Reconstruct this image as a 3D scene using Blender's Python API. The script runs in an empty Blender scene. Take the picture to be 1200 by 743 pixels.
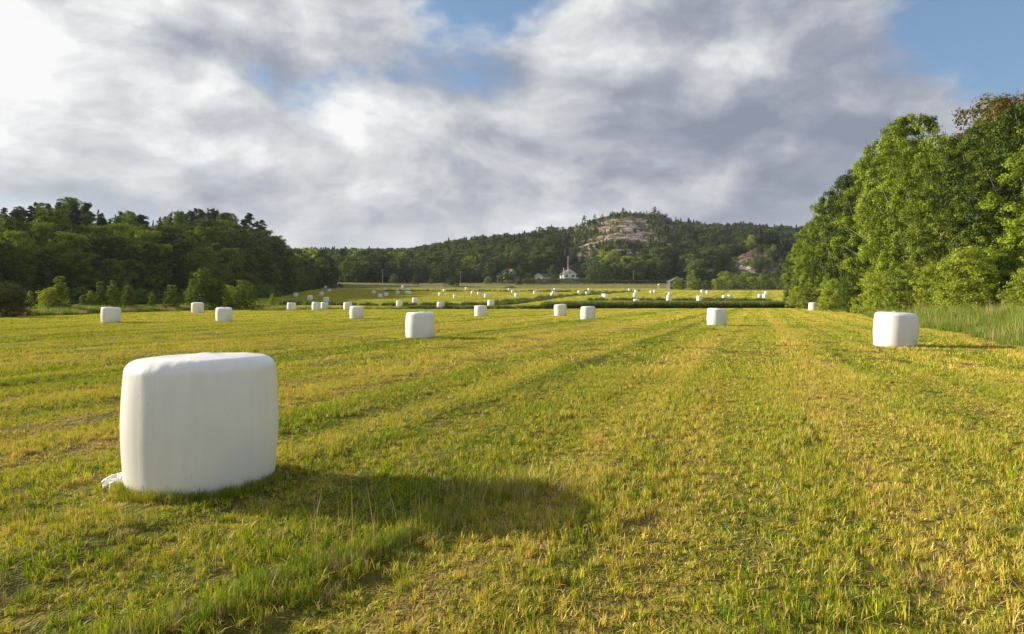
import bpy, math, random
import numpy as np
from mathutils import Vector

# ------------------------------------------------------------------ camera, sky, sun, exposure
scene = bpy.context.scene
COL = scene.collection
R = math.radians
H = 1.6                                   # eye height
cam_d = bpy.data.cameras.new("camera")
cam = bpy.data.objects.new("camera", cam_d); COL.objects.link(cam)
cam.location = (0, 0, H); cam.rotation_euler = (R(90), 0, 0)
cam_d.lens = 24; cam_d.sensor_width = 36; cam_d.shift_y = -0.01625
cam_d.clip_start = 0.05; cam_d.clip_end = 6000
scene.camera = cam

SUN_EL, SUN_AZ = 19.5, 17.5               # sun: left, a little beyond the picture plane
sun_dir = Vector((-math.cos(R(SUN_AZ)) * math.cos(R(SUN_EL)), math.sin(R(SUN_AZ)) * math.cos(R(SUN_EL)), math.sin(R(SUN_EL))))
sun_d = bpy.data.lights.new("sun", 'SUN'); sun_d.energy = 5.0; sun_d.angle = R(0.6); sun_d.color = (1.0, 0.87, 0.66)
sun = bpy.data.objects.new("sun", sun_d); COL.objects.link(sun)
sun.rotation_euler = sun_dir.to_track_quat('Z', 'Y').to_euler()
scene.view_settings.view_transform = 'Standard'; scene.view_settings.look = 'None'
scene.view_settings.exposure = 0.95; scene.view_settings.gamma = 1
scene.cycles.max_bounces = 6; scene.cycles.transparent_max_bounces = 4
scene.cycles.use_denoising = True; scene.render.filter_size = 1.2

def pxdir(x, y):                           # direction seen at a place of the photograph (1200 x 743)
    return Vector(((x - 600) / 800, 1, (352 - y) / 800)).normalized()

class NT:
    """small node-tree writer"""
    def __init__(s, tree): s.t = tree; s.n = tree.nodes; s.l = tree.links
    def put(s, sock, v):
        if v is None: return
        if hasattr(v, 'is_output') or isinstance(v, bpy.types.NodeSocket): s.l.new(v, sock)
        else:
            try: sock.default_value = v
            except Exception: sock.default_value = (v, v, v)
    def m(s, op, a, b=None, c=None, clamp=False):
        n = s.n.new('ShaderNodeMath'); n.operation = op; n.use_clamp = clamp
        s.put(n.inputs[0], a); s.put(n.inputs[1], b); s.put(n.inputs[2], c); return n.outputs[0]
    def v(s, op, a, b=None, sc=None):
        n = s.n.new('ShaderNodeVectorMath'); n.operation = op
        s.put(n.inputs[0], a); s.put(n.inputs[1], b)
        if sc is not None: s.put(n.inputs['Scale'], sc)
        return n.outputs['Value'] if op in ('DOT_PRODUCT', 'DISTANCE', 'LENGTH') else n.outputs[0]
    def mix(s, f, a, b, blend='MIX'):
        n = s.n.new('ShaderNodeMix'); n.data_type = 'RGBA'; n.blend_type = blend; n.clamp_factor = True
        s.put(n.inputs[0], f); s.put(n.inputs[6], a); s.put(n.inputs[7], b); return n.outputs[2]
    def ramp(s, val, lo, hi, a=0.0, b=1.0):
        n = s.n.new('ShaderNodeMapRange'); n.interpolation_type = 'SMOOTHSTEP'; n.clamp = True
        s.put(n.inputs[0], val); s.put(n.inputs[1], lo); s.put(n.inputs[2], hi); s.put(n.inputs[3], a); s.put(n.inputs[4], b)
        return n.outputs[0]
    def noise(s, vec, scale, detail=4, rough=0.5, dist=0.0):
        n = s.n.new('ShaderNodeTexNoise'); s.put(n.inputs['Vector'], vec); n.inputs['Scale'].default_value = scale
        n.inputs['Detail'].default_value = detail; n.inputs['Roughness'].default_value = rough; n.inputs['Distortion'].default_value = dist
        return n.outputs[0]
    def mapping(s, vec, loc=(0, 0, 0), rot=(0, 0, 0), sc=(1, 1, 1)):
        n = s.n.new('ShaderNodeMapping'); s.put(n.inputs[0], vec)
        n.inputs[1].default_value = loc; n.inputs[2].default_value = rot; n.inputs[3].default_value = sc; return n.outputs[0]
def c4(c): return (c[0], c[1], c[2], 1)

def build_world():
    w = bpy.data.worlds.new("World"); scene.world = w; w.use_nodes = True
    t = w.node_tree; t.nodes.clear(); N = NT(t)
    out = t.nodes.new('ShaderNodeOutputWorld'); bg = t.nodes.new('ShaderNodeBackground')
    STR = 0.10; bg.inputs['Strength'].default_value = STR
    t.links.new(bg.outputs[0], out.inputs[0])
    sky = t.nodes.new('ShaderNodeTexSky'); sky.sky_type = 'NISHITA'; sky.sun_disc = False
    sky.sun_elevation = R(SUN_EL); sky.sun_rotation = math.atan2(sun_dir.x, sun_dir.y); sky.ozone_density = 2.0
    tc = t.nodes.new('ShaderNodeTexCoord'); d = N.v('NORMALIZE', tc.outputs['Generated'])
    sp = t.nodes.new('ShaderNodeSeparateXYZ'); t.links.new(d, sp.inputs[0])
    z = N.m('MAXIMUM', sp.outputs[2], 0.0); k = N.m('DIVIDE', 1.0, N.m('ADD', z, 0.16))
    cb = t.nodes.new('ShaderNodeCombineXYZ')
    t.links.new(N.m('MULTIPLY', sp.outputs[0], k), cb.inputs[0]); t.links.new(N.m('MULTIPLY', sp.outputs[1], k), cb.inputs[1])
    p = cb.outputs[0]
    q3 = N.mapping(d, sc=(1.0, 1.0, 1.75))
    wn = t.nodes.new('ShaderNodeTexNoise'); t.links.new(q3, wn.inputs['Vector']); wn.inputs['Scale'].default_value = 3.4; wn.inputs['Detail'].default_value = 4; wn.inputs['Roughness'].default_value = .5
    warp = N.v('SUBTRACT', wn.outputs[1], (0.5, 0.5, 0.5))
    qw = N.v('ADD', q3, N.v('SCALE', warp, sc=0.16))
    lit = (-0.045, 0.0, 0.075)                                  # towards the lit side of the billows
    def puff(v):
        big = N.noise(N.mapping(v, (2.3, 5.1, 1.2)), 3.1, 5, .52)
        return N.m('ADD', big, N.m('MULTIPLY', N.m('SUBTRACT', N.noise(v, 9.0, 5, .58), .5), .35))
    n1 = puff(qw); n1b = puff(N.v('ADD', qw, lit))
    relief = N.m('SUBTRACT', n1, n1b)
    n2 = N.noise(N.mapping(qw, (9.3, 4.2, 2.0), sc=(.8, 1, 1.2)), 2.6, 4, .5)
    wd = N.v('NORMALIZE', N.v('ADD', d, N.v('SCALE', warp, sc=0.22)))
    def blob(x, y, r, amp, r0=0.0):
        c = pxdir(x, y)
        ds = N.v('DISTANCE', wd, tuple(c))
        return N.ramp(ds, r0, r, amp, 0.0)
    def total(base, items):
        for it in items: base = N.m('ADD', base, blob(*it))
        return base
    cover = total(N.m('MULTIPLY', N.m('SUBTRACT', n1, 0.5), 2.2), [
        (296, 82, .06, -.30), (330, 20, .12, .3), (270, 40, .22, .38), (400, 30, .14, .3), (565, 2, .11, -.55), (640, -40, .10, -.4), (1195, 25, .17, -.7), (1110, 45, .09, -.2), (1240, 100, .12, -.3), (190, 118, .05, -.22),
        (640, 105, .07, -.2), (690, 222, .09, -.26), (250, 190, .08, -.2), (1180, 100, .08, -.2), (530, 215, .07, -.2), (150, 55, .05, -.2),
        (150, 20, .3, .25), (420, 90, .22, .25), (820, 60, .3, .45), (850, 190, .35, .35), (300, 250, .3, .12), (1080, 130, .14, .35), (620, 245, .2, .15)])
    dens = N.ramp(cover, -0.42, 0.05)
    br = total(N.m('ADD', N.m('MULTIPLY', N.m('SUBTRACT', n2, 0.5), 1.8), N.m('MULTIPLY', relief, 4.6)), [
        (10, 10, .36, .75), (385, 80, .15, .5), (235, 140, .14, .38), (80, 150, .22, .28), (640, 45, .16, .3), (700, 20, .25, .25), (850, 105, .14, .05), (560, 235, .2, .22), (400, 240, .3, .2), (500, 90, .12, .25),
        (120, 70, .13, -.22), (560, 155, .22, -.3), (930, 150, .3, -.42), (810, 215, .2, -.1), (1050, 20, .22, -.3), (40, 185, .10, -.28), (240, 215, .10, -.2), (770, 95, .14, -.32), (220, 50, .10, -.3), (860, 225, .1, .3)])
    sund = N.v('DOT_PRODUCT', d, tuple(sun_dir))
    br = N.m('ADD', br, N.ramp(sund, 0.65, 1.0, 0.0, 0.7))
    cr = t.nodes.new('ShaderNodeValToRGB'); t.links.new(N.m('MULTIPLY_ADD', br, 0.50, 0.45), cr.inputs[0])
    e = cr.color_ramp.elements
    cols = [(0.0, (0.13, 0.148, 0.19)), (0.27, (0.185, 0.20, 0.24)), (0.5, (0.265, 0.28, 0.305)), (0.74, (0.36, 0.365, 0.38)), (1.0, (0.50, 0.50, 0.50))]
    e[0].position = cols[0][0]; e[0].color = c4(cols[0][1]); e[1].position = cols[-1][0]; e[1].color = c4(cols[-1][1])
    for ps, c in cols[1:-1]:
        q = e.new(ps); q.color = c4(c)
    cloud = N.v('SCALE', cr.outputs[0], sc=1 / STR)
    blue = N.v('ADD', N.v('MULTIPLY', sky.outputs[0], (0.40, 0.50, 0.56)), (0.5, 0.7, 1.0))
    col = N.mix(dens, blue, cloud)
    # pale veil low down
    veil = N.ramp(z, 0.0, 0.17, 0.55, 0.0)
    col = N.mix(veil, col, c4([x / STR for x in (0.37, 0.395, 0.42)]))
    t.links.new(col, bg.inputs['Color'])
build_world()

# ------------------------------------------------------------------ helpers
rng = np.random.default_rng(7)
random.seed(7)
def tag(o, label=None, cat=None, group=None, kind=None):
    if label: o['label'] = label
    if cat: o['category'] = cat
    if group: o['group'] = group
    if kind: o['kind'] = kind
    return o
def mesh_np(name, verts, faces, mat=None, smooth=False, cols=None):
    """verts (n,3); faces (m,k) array or list; cols (n,3|4) stored as point colour 'tint'"""
    me = bpy.data.meshes.new(name)
    verts = np.asarray(verts, np.float32)
    if isinstance(faces, np.ndarray):
        k = faces.shape[1]; nf = len(faces)
        me.vertices.add(len(verts)); me.vertices.foreach_set('co', verts.ravel())
        me.loops.add(nf * k); me.loops.foreach_set('vertex_index', faces.astype(np.int32).ravel())
        me.polygons.add(nf); me.polygons.foreach_set('loop_start', np.arange(0, nf * k, k, dtype=np.int32))
        me.update(calc_edges=True)
    else:
        me.from_pydata([tuple(map(float, v)) for v in verts], [], [tuple(int(i) for i in f) for f in faces]); me.update()
    if cols is not None:
        a = me.color_attributes.new('tint', 'FLOAT_COLOR', 'POINT')
        c = np.ones((len(verts), 4), np.float32); c[:, :cols.shape[1]] = cols
        a.data.foreach_set('color', c.ravel())
    if mat: me.materials.append(mat)
    if smooth: me.polygons.foreach_set('use_smooth', np.ones(len(me.polygons), bool))
    return me
def link(name, me, parent=None, loc=(0, 0, 0), rz=0, sc=1):
    o = bpy.data.objects.new(name, me); COL.objects.link(o)
    o.parent = parent; o.location = loc; o.rotation_euler = (0, 0, rz)
    o.scale = (sc, sc, sc) if not hasattr(sc, '__len__') else sc
    return o
def empty(name, loc, rz=0, sc=1):
    o = link(name, None, None, loc, rz, sc); o.empty_display_size = 0.3; return o

# hashed value noise
def _h(ix, iy, s):
    n = (ix.astype(np.int64) * 374761393 + iy.astype(np.int64) * 668265263 + s * 1442695041) & 0xffffffff
    n = ((n ^ (n >> 13)) * 1274126177) & 0xffffffff
    return ((n ^ (n >> 16)) & 0xffff) / 65535.0
def vnoise(x, y, s=0):
    x = np.asarray(x, float); y = np.asarray(y, float)
    ix = np.floor(x); iy = np.floor(y); fx = x - ix; fy = y - iy
    fx = fx * fx * (3 - 2 * fx); fy = fy * fy * (3 - 2 * fy)
    a = _h(ix, iy, s); b = _h(ix + 1, iy, s); c = _h(ix, iy + 1, s); d = _h(ix + 1, iy + 1, s)
    return (a * (1 - fx) + b * fx) * (1 - fy) + (c * (1 - fx) + d * fx) * fy
def fbm(x, y, s=0, o=4):
    r = 0; a = 0.5
    for i in range(o): r = r + a * (vnoise(x * 2 ** i + 17 * i, y * 2 ** i, s + i) - 0.5); a *= 0.5
    return r * 2                              # about -1..1
def sst(t): t = np.clip(t, 0, 1); return t * t * (3 - 2 * t)

# ------------------------------------------------------------------ terrain
BY = [-400, 0, 116, 124, 150, 170, 210, 240, 280, 325, 345, 365, 400, 440, 700, 3000]
BZ = [0, 0, 0, .12, .7, 1.45, 2.6, 3.6, 5.2, 6.9, 7.5, 9.3, 12, 14, 20, 30]
# sky line of the far hills: photo x -> photo y of the bare ground, seen about 700 m away
SX = [-400, 200, 350, 440, 480, 520, 560, 600, 640, 660, 680, 700, 718, 735, 760, 776, 788, 800, 820, 850, 880, 920, 960, 1100, 1600]
SY = [325, 306, 305, 305, 305, 296, 289, 284, 279, 273, 264, 256.5, 252.5, 251, 253, 257, 262, 269, 275, 275, 276, 279, 281, 283, 325]
VY = [-200, 0, 10, 24, 33, 43, 59, 130, 200, 600]        # right edge of the mown field
VX = [6, 9, 12.3, 17.3, 21.7, 25.3, 31.5, 62, 88, 230]
LY = [-200, 20, 60, 90, 112, 118]                        # left edge of the mown field
LX = [-44, -44, -46, -50, -47, -46]
FY = [-300, 40, 80, 105, 150, 200, 240, 330, 380]        # edge of the left wood
FX = [-120, -112, -92, -82, -78, -73, -80, -92, -104]
DITCH = [(-47, 112), (-30, 118.5), (-10, 122), (10, 124.5), (30, 127), (62, 131), (90, 136)]
DITCHES = [(DITCH, .55, 1.5), ([(-4, 146), (3, 165), (13, 208), (31, 245), (52, 290)], .7, 2.2),
           ([(-55, 291), (-15, 284), (18, 280), (36, 262)], .9, 3.4), ([(20, 176), (40, 174), (66, 174)], .35, 2.0), ([(-50, 150), (-22, 140), (-4, 146)], .3, 1.5)]
def seg_dist(X, Y, pts):
    best = np.full(np.shape(X), 1e9)
    for (x0, y0), (x1, y1) in zip(pts[:-1], pts[1:]):
        dx, dy = x1 - x0, y1 - y0
        t = np.clip(((X - x0) * dx + (Y - y0) * dy) / (dx * dx + dy * dy), 0, 1)
        best = np.minimum(best, np.hypot(X - x0 - t * dx, Y - y0 - t * dy))
    return best
def rock_mask(X, Y):
    Ys = np.maximum(Y, 1.0); px = 600 + 800 * X / Ys
    m = sst((px - 648) / 26) * (1 - sst((px - 786) / 18)) * sst((Y - 440) / 30) * (1 - sst((Y - 860) / 100))
    m2 = np.exp(-((px - 878) / 30) ** 2) * np.exp(-((Y - 402) / 22) ** 2) * 1.6
    m3 = sst((px - 560) / 30) * (1 - sst((px - 640) / 20)) * sst((Y - 620) / 40) * 0.8
    return np.clip(np.maximum(np.maximum(m, m2), m3), 0, 1)
def terrain(X, Y):
    X = np.asarray(X, float); Y = np.asarray(Y, float)
    z = np.interp(Y, BY, BZ)
    far = sst((Y - 100) / 60)
    u = X / np.maximum(Y, 40.0); px = 600 + 800 * u
    Rz = H + (352 - np.interp(px, SX, SY)) / 800 * 700
    s = np.clip((Y - 410) / 290, 0, 1); s = np.where(Y > 700, 1 - 0.25 * sst((Y - 760) / 500), s)
    z = z + np.maximum(Rz - np.interp(Y, BY, BZ), 0) * s
    # left ridge
    d = np.interp(Y, FY, FX) - X
    z = z + 21 * sst(d / (95 - 55 * sst((Y - 140) / 90))) * (1 - sst((Y - 320) / 120)) * sst((Y + 150) / 150)
    # right outcrop
    z = z + 15 * np.clip(np.exp(-((px - 895) / 42) ** 2) * (1 + .55 * fbm(px / 14, Y / 12, 23, 3)), 0, 1.3) * sst((Y - 372) / 40) * (1 - sst((Y - 440) / 40))
    # verge and bank under the right wood
    dv = X - np.interp(Y, VY, VX)
    z = z + (0.35 * sst(dv / 3) + 1.0 * sst((dv - 2) / 14)) * (1 - sst((Y - 125) / 30))
    dl = np.interp(Y, LY, LX) - X
    z = z + 0.3 * sst(dl / 4) * (1 - sst((Y - 110) / 12))
    for pts, dep, w in DITCHES:
        z = z - dep * np.exp(-(seg_dist(X, Y, pts) / (w * .6)) ** 2)
    z = z + .035 * np.exp(-(seg_dist(X, Y, [(-1.95, 2.9), (-1.35, 3.7), (-1.0, 4.2), (-.55, 4.8), (-.25, 5.4), (.2, 5.75)]) / .16) ** 2)
    # undulation
    z = z + 0.10 * fbm(X / 14, Y / 14, 3, 3) * sst(Y / 30 + .2) + 0.012 * fbm(X / .5, Y / .5, 5, 3)
    s0 = X * math.cos(R(20)) - Y * math.sin(R(20))
    z = z + 0.018 * np.sin(s0 * 2 * math.pi / 1.55 + 2.2 * fbm(X / 6, Y / 6, 9, 2)) * (1 - far)
    hill = sst((Y - 430) / 120)
    z = z + hill * (3.0 * fbm(X / 60, Y / 60, 21, 4))
    rk = rock_mask(X, Y)
    z = z + rk * (4.5 * fbm(X / 26, Y / 26, 31, 5) + 1.7 * np.abs(fbm(X / 9, Y / 9, 37, 3)))
    return z
def proj(X, Y, Z): return 600 + 800 * X / Y, 352 + (H - Z) * 800 / Y
def gz(x, y): return float(terrain(np.array([x]), np.array([y]))[0])

# ------------------------------------------------------------------ materials
def mat(name):
    m = bpy.data.materials.new(name); m.use_nodes = True; t = m.node_tree
    b = t.nodes['Principled BSDF']; return m, t, b, NT(t)
def field_colour(N, pos):
    """mown sward: yellow green with straw and swath bands; shared by ground and blades"""
    p = N.mapping(pos, sc=(1, 1, 0))
    sw = N.mapping(p, rot=(0, 0, R(20)), sc=(1, 1, 0))           # x across the swaths
    wob = N.noise(p, 0.05, 2)
    spx = N.t.nodes.new('ShaderNodeSeparateXYZ'); N.l.new(sw, spx.inputs[0])
    across = N.m('ADD', spx.outputs[0], N.m('MULTIPLY', wob, 5.0))
    b1 = N.m('SINE', N.m('MULTIPLY', across, 2 * math.pi / 3.1)); b2 = N.m('SINE', N.m('MULTIPLY', across, 2 * math.pi / 8.3))
    st = N.noise(N.mapping(sw, sc=(1.0, .06, 0)), 1.3, 4, 0.6)
    big = N.noise(p, 0.045, 3, .55); mid = N.noise(p, .55, 4, .6); fine = N.noise(p, 3.3, 3, .6)
    f = N.m('ADD', N.m('MULTIPLY', b1, .19), N.m('MULTIPLY', b2, .12))
    f = N.m('ADD', f, N.m('MULTIPLY', N.m('SUBTRACT', st, .5), 1.3))
    f = N.m('ADD', f, N.m('MULTIPLY', N.m('SUBTRACT', big, .5), .8))
    f = N.m('ADD', f, N.m('MULTIPLY', N.m('SUBTRACT', mid, .5), .9))
    f = N.m('ADD', f, N.m('MULTIPLY', N.m('SUBTRACT', fine, .5), .6))
    for s0, amp, w in ((3.2, .40, .28), (5.0, .35, .3), (.9, .22, .2), (-1.2, -.3, .2), (-4.1, -.4, .22), (-6.9, .3, .3), (-8.7, .3, .3), (-13.5, -.4, .3), (-18.5, .4, .4), (-20.4, .4, .4), (9.2, .4, .3)):
        q = N.m('DIVIDE', N.m('SUBTRACT', N.m('ADD', spx.outputs[0], N.m('MULTIPLY', wob, 1.0)), s0 + .5), w)
        f = N.m('ADD', f, N.m('MULTIPLY', N.m('POWER', 2.718, N.m('MULTIPLY', N.m('MULTIPLY', q, q), -1.0)), amp))
    return N.m('ADD', f, .05)                                      # >0 straw, <0 green
G_GREEN, G_YEL, G_STRAW = (.11, .21, .006), (.47, .49, .010), (.66, .49, .13)
def sward_ramp(N, f):
    a = N.mix(N.ramp(f, -.34, .02), c4(G_GREEN), c4(G_YEL))
    return N.mix(N.ramp(f, .05, .42), a, c4(G_STRAW))

def ground_material():
    m, t, b, N = mat('ground_surface')
    geo = t.nodes.new('ShaderNodeNewGeometry'); pos = geo.outputs['Position']
    f = field_colour(N, pos); base = sward_ramp(N, f)
    flat = N.mapping(pos, sc=(1, 1, 0))
    sp = t.nodes.new('ShaderNodeSeparateXYZ'); t.links.new(pos, sp.inputs[0])
    # near ground seen between stubble is darker thatch and soil
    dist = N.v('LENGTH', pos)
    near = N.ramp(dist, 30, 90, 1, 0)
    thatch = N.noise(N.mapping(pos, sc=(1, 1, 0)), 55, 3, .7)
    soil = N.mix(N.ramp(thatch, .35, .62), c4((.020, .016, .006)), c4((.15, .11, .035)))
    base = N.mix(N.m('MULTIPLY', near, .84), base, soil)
    grain = N.noise(N.mapping(pos, sc=(1, .5, 0)), 2.6, 5, .75)
    grainf = N.ramp(grain, .34, .62, .66, 1.12)
    base = N.mix(1.0, base, N.v('SCALE', (1, 1, 1), sc=grainf), 'MULTIPLY')
    # bands in the far fields
    bands = N.noise(N.mapping(flat, rot=(0, 0, R(-4)), sc=(.25, 1.6, 0)), .028, 3, .5)
    green2 = N.mix(N.ramp(bands, .54, .60, 0, .8), base, c4((.17, .25, .014)))
    base = N.mix(N.ramp(sp.outputs[1], 125, 165), base, green2)
    at = t.nodes.new('ShaderNodeAttribute'); at.attribute_name = 'tint'
    s2 = t.nodes.new('ShaderNodeSeparateColor'); t.links.new(at.outputs['Color'], s2.inputs[0])
    mn = N.noise(flat, .5, 5, .65)
    meadow = N.mix(N.ramp(mn, .35, .65), c4((.09, .12, .022)), c4((.26, .22, .08)))
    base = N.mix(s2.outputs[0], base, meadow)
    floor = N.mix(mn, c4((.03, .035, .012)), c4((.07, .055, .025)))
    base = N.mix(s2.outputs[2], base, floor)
    rn = N.noise(N.mapping(pos, sc=(1, 1, 2.2)), .07, 6, .62, .6); rn2 = N.noise(pos, .35, 5, .7)
    rock = N.mix(N.ramp(rn2, .36, .62), c4((.10, .08, .075)), c4((.46, .37, .33)))
    heath = N.mix(rn2, c4((.035, .045, .02)), c4((.13, .10, .045)))
    rock = N.mix(N.ramp(rn, .44, .54), rock, heath)
    base = N.mix(s2.outputs[1], base, rock)
    t.links.new(base, b.inputs['Base Color']); b.inputs['Roughness'].default_value = 1; b.inputs['Specular IOR Level'].default_value = 0.1
    bp = t.nodes.new('ShaderNodeBump'); bp.inputs['Strength'].default_value = .9; bp.inputs['Distance'].default_value = .12
    hsum = N.m('ADD', N.m('MULTIPLY', grain, 1.0), N.m('MULTIPLY', N.noise(flat, 9, 3, .7), .4))
    t.links.new(hsum, bp.inputs['Height']); t.links.new(bp.outputs[0], b.inputs['Normal'])
    return m

def blade_material(name, mode='sward', tints=None):
    m, t, b, N = mat(name)
    geo = t.nodes.new('ShaderNodeNewGeometry')
    at = t.nodes.new('ShaderNodeAttribute'); at.attribute_name = 'tint'
    s2 = t.nodes.new('ShaderNodeSeparateColor'); t.links.new(at.outputs['Color'], s2.inputs[0])   # r: per-blade random, g: along blade
    if mode == 'sward':
        f = field_colour(N, geo.outputs['Position'])
        f = N.m('ADD', N.m('MULTIPLY', f, .75), N.m('MULTIPLY', N.m('SUBTRACT', s2.outputs[0], .5), 1.45))
        f = N.m('ADD', f, N.m('MULTIPLY', N.m('SUBTRACT', .55, s2.outputs[1]), .35))              # straw towards the foot
        col = sward_ramp(N, f)
    else:
        a, c_ = tints
        n = N.noise(N.mapping(geo.outputs['Position'], sc=(1, 1, 0)), .35, 3, .6)
        f = N.m('ADD', N.m('MULTIPLY', s2.outputs[0], .6), N.m('MULTIPLY', n, .7))
        f = N.m('ADD', f, N.m('MULTIPLY', N.m('SUBTRACT', s2.outputs[1], .5), .25))
        col = N.mix(N.ramp(f, .42, .98), c4(a), c4(c_))
    t.nodes.remove(b)
    df = t.nodes.new('ShaderNodeBsdfDiffuse'); tr = t.nodes.new('ShaderNodeBsdfTranslucent'); gl = t.nodes.new('ShaderNodeBsdfGlossy')
    gl.inputs['Roughness'].default_value = .45; gl.inputs['Color'].default_value = (.6, .6, .5, 1)
    t.links.new(col, df.inputs['Color']); t.links.new(N.mix(1, col, (1.0, 1.05, .6, 1), 'MULTIPLY'), tr.inputs['Color'])
    mx = t.nodes.new('ShaderNodeMixShader'); mx.inputs[0].default_value = .22
    t.links.new(df.outputs[0], mx.inputs[1]); t.links.new(tr.outputs[0], mx.inputs[2])
    m2 = t.nodes.new('ShaderNodeMixShader'); m2.inputs[0].default_value = .05
    t.links.new(mx.outputs[0], m2.inputs[1]); t.links.new(gl.outputs[0], m2.inputs[2])
    t.links.new(m2.outputs[0], t.nodes['Material Output'].inputs[0])
    return m

def leaf_material(name, dark, light, gloss=.05, trans=.33):
    m, t, b, N = mat(name)
    at = t.nodes.new('ShaderNodeAttribute'); at.attribute_name = 'tint'
    oi = t.nodes.new('ShaderNodeObjectInfo'); geo = t.nodes.new('ShaderNodeNewGeometry')
    s2 = t.nodes.new('ShaderNodeSeparateColor'); t.links.new(at.outputs['Color'], s2.inputs[0])
    n = N.noise(geo.outputs['Position'], .11, 3, .6)
    f = N.m('ADD', N.m('MULTIPLY', s2.outputs[0], .75), N.m('MULTIPLY', n, .5))
    f = N.m('ADD', f, N.m('MULTIPLY', N.m('SUBTRACT', oi.outputs['Random'], .5), .75))
    col = N.mix(N.ramp(f, .2, 1.05), c4(dark), c4(light))
    t.nodes.remove(b)
    df = t.nodes.new('ShaderNodeBsdfDiffuse'); tr = t.nodes.new('ShaderNodeBsdfTranslucent'); gl = t.nodes.new('ShaderNodeBsdfGlossy')
    gl.inputs['Roughness'].default_value = .6; gl.inputs['Color'].default_value = (.5, .6, .4, 1)
    t.links.new(col, df.inputs['Color']); t.links.new(N.mix(1, col, (1.25, 1.2, .5, 1), 'MULTIPLY'), tr.inputs['Color'])
    mx = t.nodes.new('ShaderNodeMixShader'); mx.inputs[0].default_value = trans
    t.links.new(df.outputs[0], mx.inputs[1]); t.links.new(tr.outputs[0], mx.inputs[2])
    m2 = t.nodes.new('ShaderNodeMixShader'); m2.inputs[0].default_value = gloss
    t.links.new(mx.outputs[0], m2.inputs[1]); t.links.new(gl.outputs[0], m2.inputs[2])
    t.links.new(m2.outputs[0], t.nodes['Material Output'].inputs[0])
    return m

def plain(name, a, c_=None, scale=3, rough=.8, sc3=(1, 1, 1), bump=.0):
    m, t, b, N = mat(name)
    tc = t.nodes.new('ShaderNodeTexCoord'); n = N.noise(N.mapping(tc.outputs['Object'], sc=sc3), scale, 5, .6)
    t.links.new(N.mix(N.ramp(n, .3, .7), c4(a), c4(c_ or [x * .8 for x in a])), b.inputs['Base Color'])
    b.inputs['Roughness'].default_value = rough
    if bump:
        bp = t.nodes.new('ShaderNodeBump'); bp.inputs['Strength'].default_value = bump; bp.inputs['Distance'].default_value = .03
        t.links.new(n, bp.inputs['Height']); t.links.new(bp.outputs[0], b.inputs['Normal'])
    return m
BARK = plain('bark', (.11, .085, .06), (.24, .21, .17), 6, .95, (3, 3, .5), .8)
BARK_PINE = plain('pine_bark', (.10, .07, .05), (.24, .13, .075), 5, .95, (2, 2, .5), .5)
BARK_PALE = plain('pale_bark', (.30, .27, .20), (.45, .42, .33), 5, .9, (3, 3, .4), .5)
L_BROAD = leaf_material('leaf_broad', (.026, .050, .008), (.17, .24, .024))
L_NEAR = leaf_material('leaf_near', (.018, .038, .005), (.27, .35, .028), .04, .32)
L_BUSH = leaf_material('leaf_bush', (.06, .10, .010), (.30, .35, .05), .04, .38)
L_PINE = leaf_material('needles_pine', (.020, .032, .013), (.070, .082, .032), .03, .15)
L_SPRUCE = leaf_material('needles_spruce', (.016, .027, .014), (.052, .070, .030), .03, .12)
L_DARK = leaf_material('leaf_dark', (.018, .020, .008), (.055, .048, .020), .03, .2)
L_FAR = leaf_material('leaf_far', (.030, .056, .014), (.12, .17, .034), .04, .3)
L_EDGE = leaf_material('leaf_edge', (.07, .12, .012), (.36, .42, .05), .04, .38)
L_PALE = leaf_material('leaf_pale', (.09, .12, .03), (.23, .25, .06), .04, .3)

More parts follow.
